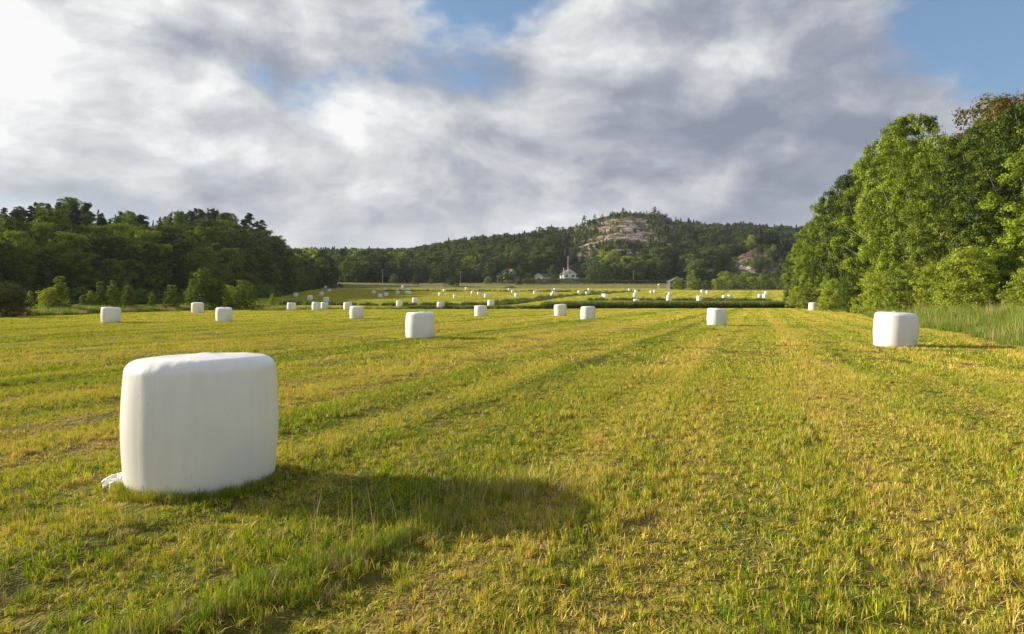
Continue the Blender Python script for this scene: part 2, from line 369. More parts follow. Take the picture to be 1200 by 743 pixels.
# ------------------------------------------------------------------ ground sheet
def build_ground():
    rings = [0.0]
    r = 0.6
    while r < 130: rings.append(r); r += max(.10, r * .017)
    while r < 345: rings.append(r); r += 1.3
    while r < 900: rings.append(r); r += 6
    while r < 5000: rings.append(r); r *= 1.12
    rings.append(5200); rings = np.array(rings[1:])
    fa = np.linspace(-46, 46, 520); ba = np.linspace(46, 314, 110)[1:-1]
    ang = np.radians(np.concatenate([fa, ba]))
    Rr, A = np.meshgrid(rings, ang, indexing='ij')
    # use forward depth for the front fan so rings run parallel to the view
    X = Rr * np.sin(A); Y = Rr * np.cos(A)
    Z = terrain(X, Y)
    nr, na = Rr.shape
    v = np.stack([X.ravel(), Y.ravel(), Z.ravel()], 1)
    i = np.arange(nr - 1)[:, None]; j = np.arange(na)[None, :]; j2 = (j + 1) % na
    f = np.stack([(i * na + j), (i * na + j2), ((i + 1) * na + j2), ((i + 1) * na + j)], -1).reshape(-1, 4)
    v = np.vstack([v, [[0, 0, gz(0, 0)]]]); c = len(v) - 1
    # masks
    x, y = v[:, 0], v[:, 1]
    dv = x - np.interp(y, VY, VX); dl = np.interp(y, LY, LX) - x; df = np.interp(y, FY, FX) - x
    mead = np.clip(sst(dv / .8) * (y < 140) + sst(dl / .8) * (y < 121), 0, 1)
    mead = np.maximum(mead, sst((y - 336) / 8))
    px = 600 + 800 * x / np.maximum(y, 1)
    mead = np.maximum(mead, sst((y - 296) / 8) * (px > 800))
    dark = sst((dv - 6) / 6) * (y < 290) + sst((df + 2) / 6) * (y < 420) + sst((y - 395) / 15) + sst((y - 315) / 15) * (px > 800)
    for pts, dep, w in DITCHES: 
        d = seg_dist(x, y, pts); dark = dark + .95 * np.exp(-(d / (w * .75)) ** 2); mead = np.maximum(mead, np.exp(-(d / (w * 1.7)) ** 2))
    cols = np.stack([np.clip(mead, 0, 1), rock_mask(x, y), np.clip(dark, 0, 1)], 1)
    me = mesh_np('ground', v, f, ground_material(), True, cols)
    o = link('ground', me); tag(o, kind='structure')
    # centre cap
    fan = np.array([[k, (k + 1) % na, na, 0] for k in range(0)], int)
    cap = mesh_np('ground_centre', np.vstack([v[:na], v[c]]), np.array([[(k + 1) % na, k, na] for k in range(na)]), me.materials[0], True,
                  np.zeros((na + 1, 3)))
    # join the cap into the sheet through bmesh
    import bmesh
    bm = bmesh.new(); bm.from_mesh(me); bm.verts.ensure_lookup_table()
    for k in range(na): bm.faces.new((bm.verts[(k + 1) % na], bm.verts[k], bm.verts[c]))
    bmesh.ops.recalc_face_normals(bm, faces=bm.faces[:])
    bm.to_mesh(me); bm.free(); bpy.data.meshes.remove(cap)
    me.polygons.foreach_set('use_smooth', np.ones(len(me.polygons), bool))
    if me.polygons[1000].normal.z < 0: me.flip_normals()
build_ground()

# ------------------------------------------------------------------ grass (nobody could count it): point clouds carrying tufts
def tuft(name, n, size, hmin, hmax, w, matr, lean=.5, square=True, seed=1, curve=.5, litter=0.0, cluster=0, cspread=.012):
    g = np.random.default_rng(seed)
    if square: bx = g.uniform(-size / 2, size / 2, n); by = g.uniform(-size / 2, size / 2, n)
    else:
        rr = size / 2 * np.sqrt(g.random(n)); a = g.random(n) * 6.283; bx = rr * np.cos(a); by = rr * np.sin(a)
    cl = np.ones(n)
    if cluster:
        kc = max(1, n // cluster); ci = g.integers(0, kc, n); cx = g.uniform(-size / 2, size / 2, kc); cy = g.uniform(-size / 2, size / 2, kc)
        wide = cspread * g.uniform(.5, 1.4, kc); ch = g.uniform(.55, 1.3, kc); tone = g.random(kc)
        bx = cx[ci] + g.normal(0, 1, n) * wide[ci]; by = cy[ci] + g.normal(0, 1, n) * wide[ci]; cl = ch[ci]
    h = cl * g.uniform(hmin, hmax, n) * (0.75 + .5 * g.random(n)); ww = w * g.uniform(.6, 1.3, n)
    lie = g.random(n) < litter
    la = g.random(n) * 6.283; ln = lean * g.random(n) ** 1.3
    up = h * np.cos(ln); out = h * np.sin(ln)
    up[lie] = .02 + .03 * g.random(lie.sum()); out[lie] = h[lie] * 1.7
    lx, ly = np.cos(la), np.sin(la)
    wa = g.random(n) * 6.283; wx, wy = np.cos(wa) * ww / 2, np.sin(wa) * ww / 2
    def at(s, k, off):
        return np.stack([bx + lx * out * k ** (1 + curve) + wx * s, by + ly * out * k ** (1 + curve) + wy * s, up * k * (1 - .15 * curve * k) + off], 1)
    V = np.stack([at(-1, 0, -.01), at(1, 0, -.01), at(.8, .5, 0), at(-.8, .5, 0), at(0, 1, 0)], 1)
    V = V.reshape(-1, 3)
    i = np.arange(n)[:, None] * 5
    T = np.concatenate([i + [0, 1, 2], i + [0, 2, 3], i + [3, 2, 4]], 0)
    rnd = g.random(n)
    if cluster: rnd = np.clip(.45 * rnd + .6 * tone[ci] - .02, 0, 1)
    rnd[lie] = .8 + .2 * g.random(lie.sum())
    c = np.zeros((n, 5, 3)); c[:, :, 0] = rnd[:, None]; c[:, :, 1] = np.array([0, 0, .5, .5, 1])[None]
    return bpy.data.objects.new(name, mesh_np(name, V, T, matr, False, c.reshape(-1, 3)))

def scatter(name, protos, P, scl, rot=None, tilt=None, label=None):
    """one object of kind stuff: a point cloud whose geometry nodes put a tuft on every point"""
    P = np.asarray(P, np.float32); n = len(P)
    me = bpy.data.meshes.new(name); me.vertices.add(n); me.vertices.foreach_set('co', P.ravel())
    def attr(nm, ty, arr, key='value'):
        a = me.attributes.new(nm, ty, 'POINT'); a.data.foreach_set(key, np.asarray(arr).ravel())
    ro = np.zeros((n, 3), np.float32); ro[:, 2] = rng.random(n) * 6.283 if rot is None else rot
    if tilt is not None: ro[:, 0] = tilt
    sc3 = np.repeat(np.asarray(scl, np.float32).reshape(-1, 1), 3, 1) if np.ndim(scl) < 2 else np.asarray(scl, np.float32)
    attr('rotv', 'FLOAT_VECTOR', ro, 'vector'); attr('sclv', 'FLOAT_VECTOR', sc3, 'vector')
    attr('vid', 'INT', rng.integers(0, len(protos), n).astype(np.int32))
    o = link(name, me)
    pc = bpy.data.collections.new(name + '_kinds')
    for q in protos: pc.objects.link(q)
    ng = bpy.data.node_groups.new(name + '_nodes', 'GeometryNodeTree')
    ng.interface.new_socket(name='Geometry', in_out='INPUT', socket_type='NodeSocketGeometry')
    ng.interface.new_socket(name='Geometry', in_out='OUTPUT', socket_type='NodeSocketGeometry')
    a = ng.nodes.new('NodeGroupInput'); z = ng.nodes.new('NodeGroupOutput'); ip = ng.nodes.new('GeometryNodeInstanceOnPoints')
    ci = ng.nodes.new('GeometryNodeCollectionInfo'); ci.inputs[0].default_value = pc; ci.inputs[1].default_value = True; ci.inputs[2].default_value = True
    def na(nm, ty):
        q = ng.nodes.new('GeometryNodeInputNamedAttribute'); q.data_type = ty; q.inputs[0].default_value = nm
        return [s for s in q.outputs if s.enabled and s.name == 'Attribute'][0]
    ng.links.new(a.outputs[0], ip.inputs['Points']); ng.links.new(ci.outputs[0], ip.inputs['Instance'])
    ip.inputs['Pick Instance'].default_value = True
    ng.links.new(na('vid', 'INT'), ip.inputs['Instance Index'])
    ng.links.new(na('rotv', 'FLOAT_VECTOR'), ip.inputs['Rotation']); ng.links.new(na('sclv', 'FLOAT_VECTOR'), ip.inputs['Scale'])
    ng.links.new(ip.outputs[0], z.inputs[0])
    md = o.modifiers.new('tufts', 'NODES'); md.node_group = ng
    return tag(o, label, 'grass' if 'grass' in name else 'wood', None, 'stuff')

M_SW = blade_material('sward_blade')
M_TALL = blade_material('tall_blade', 'tall', ((.075, .15, .008), (.32, .38, .05)))
M_STRAW = blade_material('straw_blade', 'tall', ((.30, .22, .08), (.62, .50, .27)))
M_BANK = blade_material('bank_blade', 'tall', ((.045, .085, .010), (.15, .19, .028)))

def infield(X, Y, m=0.0):
    return (X < np.interp(Y, VY, VX) + m) & (X > np.interp(Y, LY, LX) - m) & (Y < 121 + X * .12 + m)
TRACKS = ((3.2, .3), (5.0, .3), (-4.1, .2), (-6.9, .3), (-8.7, .3), (9.2, .3))
def worn(X, Y):
    s0 = X * math.cos(R(20)) - Y * math.sin(R(20)); r = np.zeros(np.shape(X))
    for c, w in TRACKS: r = np.maximum(r, np.exp(-((s0 - c) / (w * 1.2)) ** 2))
    return 1 - .5 * r * (.5 + vnoise(X / 1.3, Y / 1.3, 55))
def jitter_grid(step, y0, y1, half=.80, margin=2.0):
    xs = np.arange(-half * y1 - margin, half * y1 + margin, step); ys = np.arange(y0, y1, step)
    X, Y = np.meshgrid(xs, ys); X = X.ravel() + rng.uniform(-.35, .35, X.size) * step; Y = Y.ravel() + rng.uniform(-.35, .35, Y.size) * step
    k = (np.abs(X) < half * Y + margin) & infield(X, Y)
    return X[k], Y[k]
BALE0 = None
WIND = [(-1.95, 2.9), (-1.35, 3.7), (-1.0, 4.2), (-.55, 4.8), (-.25, 5.4), (.2, 5.75)]
def build_grass():
    # three belts of mown sward, blades growing coarser with distance
    A = [tuft('sward_a%d' % i, 520, .50, .022, .07, .0052, M_SW, 1.0, seed=10 + i, litter=.16, cluster=9, cspread=.012) for i in range(6)]
    X, Y = jitter_grid(.32, 1.2, 16, .85, 2.5)
    hs = .8 + .85 * fbm(X / .7, Y / .7, 41, 3) + .35 * rng.random(len(X))
    hs = np.clip(hs + .30 * np.sin((X * .94 - Y * .342 + .35 * fbm(X / 4, Y / 4, 12, 2)) * 2 * math.pi / 1.55), .4, 1.7)
    hs = hs * worn(X, Y)
    sc = np.stack([np.full_like(hs, 1.0), np.full_like(hs, 1.0), hs], 1)
    scatter('mown_grass', A, np.stack([X, Y, terrain(X, Y)], 1), sc, label='short mown yellow green grass stubble close to the front bale')
    B = [tuft('sward_b%d' % i, 900, 1.2, .03, .085, .012, M_SW, 1.0, seed=30 + i, litter=.15, cluster=8, cspread=.028) for i in range(4)]
    X, Y = jitter_grid(.95, 15, 48, .80, 3)
    hs = np.clip(.8 + .8 * fbm(X / 1.5, Y / 1.5, 43, 3) + .35 * rng.random(len(X)) + .34 * np.sin((X * .94 - Y * .342 + .5 * fbm(X / 6, Y / 6, 12, 2)) * 2 * math.pi / 3.1), .22, 1.7)
    scatter('mown_grass', B, np.stack([X, Y, terrain(X, Y)], 1), np.stack([np.ones_like(hs), np.ones_like(hs), hs], 1), label='mown yellow green grass in the middle of the field')
    C = [tuft('sward_c%d' % i, 1400, 3.5, .045, .11, .036, M_SW, 1.0, seed=50 + i, litter=.1, cluster=6, cspread=.09) for i in range(4)]
    X, Y = jitter_grid(2.6, 47, 121, .80, 4)
    hs = np.clip(.8 + .4 * fbm(X / 3, Y / 3, 47, 3) + .25 * rng.random(len(X)) + .25 * np.sin((X * .94 - Y * .342) * 2 * math.pi / 8.3), .35, 1.5)
    scatter('mown_grass', C, np.stack([X, Y, terrain(X, Y)], 1), np.stack([np.ones_like(hs), np.ones_like(hs), hs], 1), label='mown grass at the far end of the field before the ditch')
    C2 = [tuft('sward_d%d' % i, 1300, 9, .07, .16, .10, M_SW, 1.0, seed=60 + i, cluster=5, cspread=.25) for i in range(3)]
    n = 3000; Y = np.sqrt(rng.uniform(128 ** 2, 338 ** 2, n)); px = rng.uniform(318, 935, n); X = (px - 600) / 800 * Y
    k = (X > np.interp(Y, FY, FX) + 6) & ((px < 800) | (Y < 292)) & (Y > 134 + X * .1)
    for pts, dep, w in DITCHES: k &= seg_dist(X, Y, pts) > 5.2
    X, Y = X[k], Y[k]
    scatter('mown_grass', C2, np.stack([X, Y, terrain(X, Y)], 1), rng.uniform(.8, 1.2, len(X)), label='mown grass of the far fields beyond the ditch')
    # the longer unmown strip in front, with dry stalks
    D = [tuft('long_a%d' % i, 90, .22, .10, .24, .0045, M_SW, .9, False, seed=70 + i) for i in range(4)]
    D += [tuft('long_c%d' % i, 60, .24, .08, .2, .0045, M_STRAW, 1.2, False, seed=76 + i) for i in range(2)]
    D += [tuft('long_b%d' % i, 70, .20, .08, .2, .005, M_TALL, .8, False, seed=80 + i) for i in range(2)]
    n = 270; t = rng.random(n) * (len(WIND) - 1); k = t.astype(int).clip(0, len(WIND) - 2); fr = t - k
    W = np.array(WIND); P = W[k] * (1 - fr)[:, None] + W[k + 1] * fr[:, None]
    nrm = rng.normal(0, .085, (n, 2)); P = P + nrm
    X, Y = P[:, 0], P[:, 1]
    s = .28 + .42 * rng.random(n) ** 1.6
    # a low ridge of the same strip, lying straw among it
    # scattered taller tufts elsewhere
    m = 800; Y2 = rng.uniform(2.6, 12, m) ** 1.0; X2 = rng.uniform(-.85, .85, m) * Y2
    keep = fbm(X2 / 1.1, Y2 / 1.1, 91, 3) > .05; X2, Y2 = X2[keep], Y2[keep]
    X = np.concatenate([X, X2]); Y = np.concatenate([Y, Y2]); s = np.concatenate([s, rng.uniform(.3, .6, len(X2))])
    # a tall tuft around the tip of the shadow and grass against the bale foot
    m = 34; X3 = rng.normal(-.05, .22, m); Y3 = rng.normal(5.75, .18, m)
    X = np.concatenate([X, X3]); Y = np.concatenate([Y, Y3]); s = np.concatenate([s, rng.uniform(.6, 1.2, m)])
    m = 120; a = rng.uniform(-3.1, .2, m); X4 = -2.735 + .64 * np.cos(a); Y4 = 6.03 + .64 * np.sin(a)
    X = np.concatenate([X, X4]); Y = np.concatenate([Y, Y4]); s = np.concatenate([s, rng.uniform(.3, .7, m)])
    scatter('long_grass', D, np.stack([X, Y, terrain(X, Y)], 1), s, label='longer uncut grass left standing in tufts before the front bale')
    E = [tuft('stalk_a%d' % i, 3, .14, .26, .55, .006, M_STRAW, .8, False, seed=90 + i, curve=.2) for i in range(5)]
    m = 46; t = rng.random(m); X = -1.15 + 1.3 * t + rng.normal(0, .18, m); Y = 4.2 + 1.5 * t + rng.normal(0, .16, m)
    m2 = 75; Y2 = rng.uniform(2.8, 9, m2); X2 = rng.uniform(-.8, .8, m2) * Y2
    s = np.concatenate([rng.uniform(.5, .95, m), rng.uniform(.2, .45, m2)])
    X = np.concatenate([X, X2]); Y = np.concatenate([Y, Y2])
    scatter('dry_grass', E, np.stack([X, Y, terrain(X, Y)], 1), s, label='bleached dry grass stalks sticking out of the stubble')
    # broad clover-like green leaves
    # verge along the right wood
    V = [tuft('verge_a%d' % i, 190, .8, .35, .8, .010, M_TALL, .85, False, seed=110 + i) for i in range(4)]
    V += [tuft('verge_b', 30, .8, .6, 1.05, .010, M_STRAW, .5, False, seed=120)]
    n = 3600; Y = rng.uniform(6, 80, n) ; off = rng.random(n) * 9
    X = np.interp(Y, VY, VX) + off
    s = .38 + .5 * sst(off / 3) + .55 * rng.random(n) ** 2 + .5 * fbm(X / 1.8, Y / 1.8, 88, 2)
    scatter('tall_grass', V, np.stack([X, Y, terrain(X, Y)], 1), s, label='tall uncut grass verge along the foot of the right wood')
    V2 = [tuft('bank_a%d' % i, 150, 1.6, .6, 1.2, .05, M_BANK, .6, False, seed=130 + i) for i in range(3)]
    V2 += [tuft('bank_b', 100, 1.6, .6, 1.1, .045, M_TALL, .6, False, seed=137)]
    n = 1500; Y = rng.uniform(76, 132, n); X = np.interp(Y, VY, VX) + rng.random(n) * 11
    # grass bank behind the ditch, thick on the right
    m = 2300; t = rng.random(m); X2 = -20 + 86 * t; Y2 = np.interp(X2, [p[0] for p in DITCH], [p[1] for p in DITCH]) + rng.uniform(1.2, 6, m)
    s2 = np.where(X2 > 6, 1.0, .5) * (.75 + .5 * rng.random(m))
    keep = (X2 > 6) | (rng.random(m) < .6); X2, Y2, s2 = X2[keep], Y2[keep], s2[keep]
    X = np.concatenate([X, X2]); Y = np.concatenate([Y, Y2]); s = np.concatenate([.7 + .4 * rng.random(n), s2])
    scatter('tall_grass', V2, np.stack([X, Y, terrain(X, Y)], 1), s, label='dark green uncut grass band on the ditch bank beyond the mown field')
    # meadow strip with saplings on the left, ditch rims, far ditches
    n = 0
    XS, YS, SS = [], [], []
    for pts, dep, w in DITCHES[1:]:
        L = sum(math.dist(a, b) for a, b in zip(pts[:-1], pts[1:])); m = int(L * 3.2)
        t = rng.random(m) * (len(pts) - 1); k = t.astype(int).clip(0, len(pts) - 2); fr = (t - k)[:, None]; W = np.array(pts, float)
        P = W[k] * (1 - fr) + W[k + 1] * fr + rng.normal(0, 1, (m, 2)) * [w * .7, w * .7] + [0, 1.6]
        XS.append(P[:, 0]); YS.append(P[:, 1]); SS.append(.45 + .5 * rng.random(m))
    X = np.concatenate(XS); Y = np.concatenate(YS)
    scatter('tall_grass', V2[:3], np.stack([X, Y, terrain(X, Y)], 1), np.concatenate(SS), label='dark uncut grass along the far ditches crossing the fields')
    V3 = [tuft('mead_a%d' % i, 150, 1.5, .35, .75, .04, M_TALL, .6, False, seed=150 + i) for i in range(3)]
    V3 += [tuft('mead_b', 110, 1.5, .4, .7, .04, M_STRAW, .5, False, seed=157)]
    n = 3800; Y = rng.uniform(52, 128, n); X = np.interp(Y, LY, LX) - .3 - rng.random(n) ** 1.0 * 24
    s = .55 + .5 * rng.random(n) + .2 * fbm(X / 5, Y / 5, 77, 2)
    m = 500; X2 = rng.uniform(-48, -18, m); Y2 = np.interp(X2, [p[0] for p in DITCH], [p[1] for p in DITCH]) + rng.uniform(1.4, 9, m)
    XS, YS, SS = [X, X2], [Y, Y2], [s, .35 + .3 * rng.random(m)]
    X = np.concatenate(XS); Y = np.concatenate(YS); s = np.concatenate(SS)
    scatter('meadow_grass', V3, np.stack([X, Y, terrain(X, Y)], 1), s, label='pale seeding grass strip under the saplings and along the far ditches')
build_grass()

# ------------------------------------------------------------------ trees
def tube(P, rad, k=6):
    """tapered tube through points P with radii rad -> verts, quads"""
    P = np.asarray(P, float); n = len(P); V = []
    for i in range(n):
        d = P[min(i + 1, n - 1)] - P[max(i - 1, 0)]; d = d / (np.linalg.norm(d) + 1e-9)
        a = np.cross(d, [0.3, 1, 0.1]); a /= np.linalg.norm(a) + 1e-9; b = np.cross(d, a)
        for j in range(k):
            t = 2 * math.pi * j / k; V.append(P[i] + rad[i] * (a * math.cos(t) + b * math.sin(t)))
    F = [[i * k + j, i * k + (j + 1) % k, (i + 1) * k + (j + 1) % k, (i + 1) * k + j] for i in range(n - 1) for j in range(k)]
    return np.array(V), np.array(F)
def join(parts):
    V = []; F = []; o = 0
    for v, f in parts: V.append(v); F.append(f + o); o += len(v)
    return np.concatenate(V), np.concatenate(F)
def leaf_cards(C, Nrm, size, g, jit=.35, aspect=.6, droop=0.0):
    """folded two-triangle leaves at C facing about Nrm"""
    n = len(C)
    Nn = Nrm + g.normal(0, jit, (n, 3)); Nn /= np.linalg.norm(Nn, axis=1)[:, None] + 1e-9
    T = np.cross(Nn, g.normal(0, 1, (n, 3))); T[:, 2] -= droop; T /= np.linalg.norm(T, axis=1)[:, None] + 1e-9
    B = np.cross(Nn, T); s = (size * g.uniform(.6, 1.35, n))[:, None]
    V = np.stack([C - T * s * .5, C + B * s * aspect * .5 - Nn * s * .08, C + T * s * .5, C - B * s * aspect * .5 - Nn * s * .08], 1).reshape(-1, 3)
    return V, np.arange(n * 4).reshape(n, 4)
def crown_mesh(name, lobes, n, size, matr, seed, shell=.72, clump=0, droop=0.0, up=.35, csize=.0):
    """lobes: list of (centre, radii). leaves in clumps on lobe shells, tinted per clump"""
    g = np.random.default_rng(seed)
    vol = np.array([l[1][0] * l[1][1] + l[1][0] * l[1][2] for l in lobes]); cnt = (n * vol / vol.sum()).astype(int) + 4
    Cs, Ns, Ts = [], [], []
    for (c, r), m in zip(lobes, cnt):
        c = np.array(c); r = np.array(r); k = max(4, int(m / max(clump, 1))) if clump else m
        d = g.normal(0, 1, (k, 3)); d /= np.linalg.norm(d, axis=1)[:, None]; d[:, 2] = np.where(d[:, 2] < -.55, -d[:, 2], d[:, 2])
        rad = shell + (1.08 - shell) * g.random(k) ** .6
        P = c + d * r * rad[:, None]; tint = np.clip(.5 + .5 * d[:, 2] * 0 + g.normal(0, .27, k), 0, 1)
        if clump:
            P = np.repeat(P, clump, 0); dd = np.repeat(d, clump, 0); tint = np.repeat(tint, clump) + g.normal(0, .1, len(P))
            off = g.normal(0, 1, (len(P), 3)); off /= np.linalg.norm(off, axis=1)[:, None]; off *= (csize * g.random(len(P)) ** .4)[:, None]; off[:, 2] *= .7
            P = P + off; dn = dd * .35 + off / (csize + 1e-6) * .8
        else: dn = d
        dn = dn + np.array([0, 0, up]); Cs.append(P); Ns.append(dn); Ts.append(tint)
    C = np.concatenate(Cs); Nn = np.concatenate(Ns); T = np.clip(np.concatenate(Ts), 0, 1)
    V, F = leaf_cards(C, Nn, size, g, droop=droop)
    cc = np.zeros((len(V), 3)); cc[:, 0] = np.repeat(T, 4)
    return mesh_np(name, V, F, matr, False, cc)
def broad_lobes(g, hgt, wid, low, n, rl):
    """lobes of a broad-leaved crown of height hgt, width wid, foliage from 'low'"""
    L = []
    ch = hgt - low
    for i in range(n):
        t = (i + .5) / n; z = low + ch * (t ** .9); prof = math.sin(math.pi * min(1, (t * .86 + .13))) ** .55
        a = i * 2.39996 + g.uniform(-.5, .5); rr = wid / 2 * prof * g.uniform(.42, .98)
        r = rl * g.uniform(.6, 1.35) * (1.05 - .4 * t)
        L.append(((rr * math.cos(a), rr * math.sin(a), min(z, hgt - r * .75)), (r * 1.1, r * 1.1, r * .82)))
    L.append(((g.uniform(-.06, .06) * wid, g.uniform(-.06, .06) * wid, hgt - rl * .8), (rl * .8, rl * .8, rl * .8)))
    L.append(((0, 0, low + ch * .5), (wid * .26, wid * .26, ch * .34)))
    return L
def limbs_mesh(name, hgt, r0, lobes, matr, g, every=1, k=6):
    top = hgt * .8; bend = g.normal(0, hgt * .018, (5, 2)); bend[0] = 0
    P = [(bend[i][0], bend[i][1], top * i / 4 - (.3 if i == 0 else 0)) for i in range(5)]
    parts = [tube(P, [r0 * 1.25, r0 * .85, r0 * .65, r0 * .45, r0 * .15], k + 2)]
    for c, r in lobes[::every]:
        c = np.array(c); z0 = max(hgt * .08, min(c[2] * .62, top * .9)); b = np.array([0, 0, z0]); mid = (b + c) / 2 + g.normal(0, hgt * .02, 3); mid[2] -= .03 * hgt
        parts.append(tube([b, mid, c, c + (c - mid) * .45], [r0 * .34, r0 * .22, r0 * .12, r0 * .03], k))
    V, F = join(parts); return mesh_np(name, V, F, matr, True)

def broad_variant(i, hgt=14, wid=9, low=1.5, nl=26, rl=1.7, n=14000, size=.3, clump=14, csize=.55, leaf=None, bark=None, r0=.28, every=2):
    g = np.random.default_rng(500 + i); L = broad_lobes(g, hgt, wid, low, nl, rl)
    cm = crown_mesh('crown_%d' % i, L, n, size, leaf, 600 + i, .62, clump, 0, .35, csize)
    tm = limbs_mesh('trunk_%d' % i, hgt, r0, L, bark or BARK, g, every)
    return dict(crown=cm, trunk=tm, h=hgt)
def pine_variant(i, hgt=16, n=5200, size=.42, leaf=None, spread=3.2):
    g = np.random.default_rng(800 + i); L = []
    for k in range(15):
        t = k / 14; z = hgt * (.36 + .58 * t); rr = spread * (1 - .62 * t) * g.uniform(.25, .95); a = g.uniform(0, 6.28); r = g.uniform(.7, 1.25) * (1.15 - .45 * t) * hgt / 16
        L.append(((rr * math.cos(a), rr * math.sin(a), z), (r * 1.35, r * 1.35, r * .62)))
    L.append(((0, 0, hgt * .96), (.7, .7, .7)))
    cm = crown_mesh('pine_crown_%d' % i, L, n, size, leaf or L_PINE, 820 + i, .45, 12, 0, .5, .5)
    tm = limbs_mesh('pine_trunk_%d' % i, hgt * 1.15, .2, L, BARK_PINE, g, 2, 5); return dict(crown=cm, trunk=tm, h=hgt)
def spruce_variant(i, hgt=17, n=5200, size=.45, wid=5.2):
    g = np.random.default_rng(900 + i); L = []
    for k in range(24):
        t = k / 23; z = hgt * (.08 + .9 * t)
        for q in range(3 if t < .6 else 2 if t < .9 else 1):
            a = g.uniform(0, 6.28); rr = wid / 2 * (1 - t) ** .9 * g.uniform(.5, .8); r = wid * .5 * (1 - t) ** .9 * g.uniform(.35, .5) + .18
            L.append(((rr * math.cos(a), rr * math.sin(a), z - rr * .12), (r * 1.2, r * 1.2, max(.3, r * .45))))
    cm = crown_mesh('spruce_crown_%d' % i, L, n, size, L_SPRUCE, 920 + i, .4, 8, .5, .2, .4)
    tm = tube([(0, 0, -.3), (0, 0, hgt * .5), (0, 0, hgt * .97)], [.24, .14, .03], 6)
    return dict(crown=cm, trunk=mesh_np('spruce_trunk_%d' % i, tm[0], tm[1], BARK_PINE, True), h=hgt)
def bush_variant(i, hgt, wid, leaf, n=2600, size=.16, nl=11, clump=10, csize=.28, cone=0.0):
    g = np.random.default_rng(1000 + i); L = []
    for k in range(nl):
        t = (k + .3) / nl; a = k * 2.4 + g.uniform(-.4, .4); pr = (1 - cone * t) * math.sqrt(max(.05, 1 - (t * (1 - cone * .4)) ** 2.2))
        rr = wid / 2 * pr * g.uniform(.35, .72); r = wid * .22 * g.uniform(.75, 1.2) * (1 - .45 * cone * t)
        L.append(((rr * math.cos(a), rr * math.sin(a), max(r * .6, t * (hgt - r * .7))), (r, r, r * .95)))
    L.append(((0, 0, hgt * .38), (wid * .24, wid * .24, hgt * .36))); L.append(((wid * .03, 0, hgt * .9), (wid * .09, wid * .09, hgt * .1)))
    cm = crown_mesh('bush_crown_%d' % i, L, n, size, leaf, 1020 + i, .45, clump, 0, .4, csize)
    tm = limbs_mesh('bush_stem_%d' % i, hgt * .9, max(.035, hgt * .012), L, BARK, g, 2, 5)
    return dict(crown=cm, trunk=tm, h=hgt)

def plant(kind, var, x, y, h, label, cat, group, rz=None, wide=1.0, parts=('trunk', 'crown'), lean=None):
    s = h / var['h']
    e = empty(kind, (x, y, gz(x, y) - .08), random.uniform(0, 6.28) if rz is None else rz, (s * wide, s * wide, s))
    if lean: e.rotation_euler = (0, lean, e.rotation_euler[2] * 0)
    tag(e, label, cat, group)
    link(parts[0], var['trunk'], e); link(parts[1], var['crown'], e)
    return e

MID_B = [broad_variant(i, 14, [9.5, 8.5, 10.5, 8][i], .6, 34, 1.5, 16000, .30, 20, .6, L_BROAD, every=3) for i in range(4)]
PINES = [pine_variant(i, 16) for i in range(4)]
SPRUCES = [spruce_variant(i, 17) for i in range(3)]
EDGE_BUSH = [bush_variant(i, 3.2, 4.6, L_BROAD, 3000, .24, 10, 10, .35) for i in range(3)]

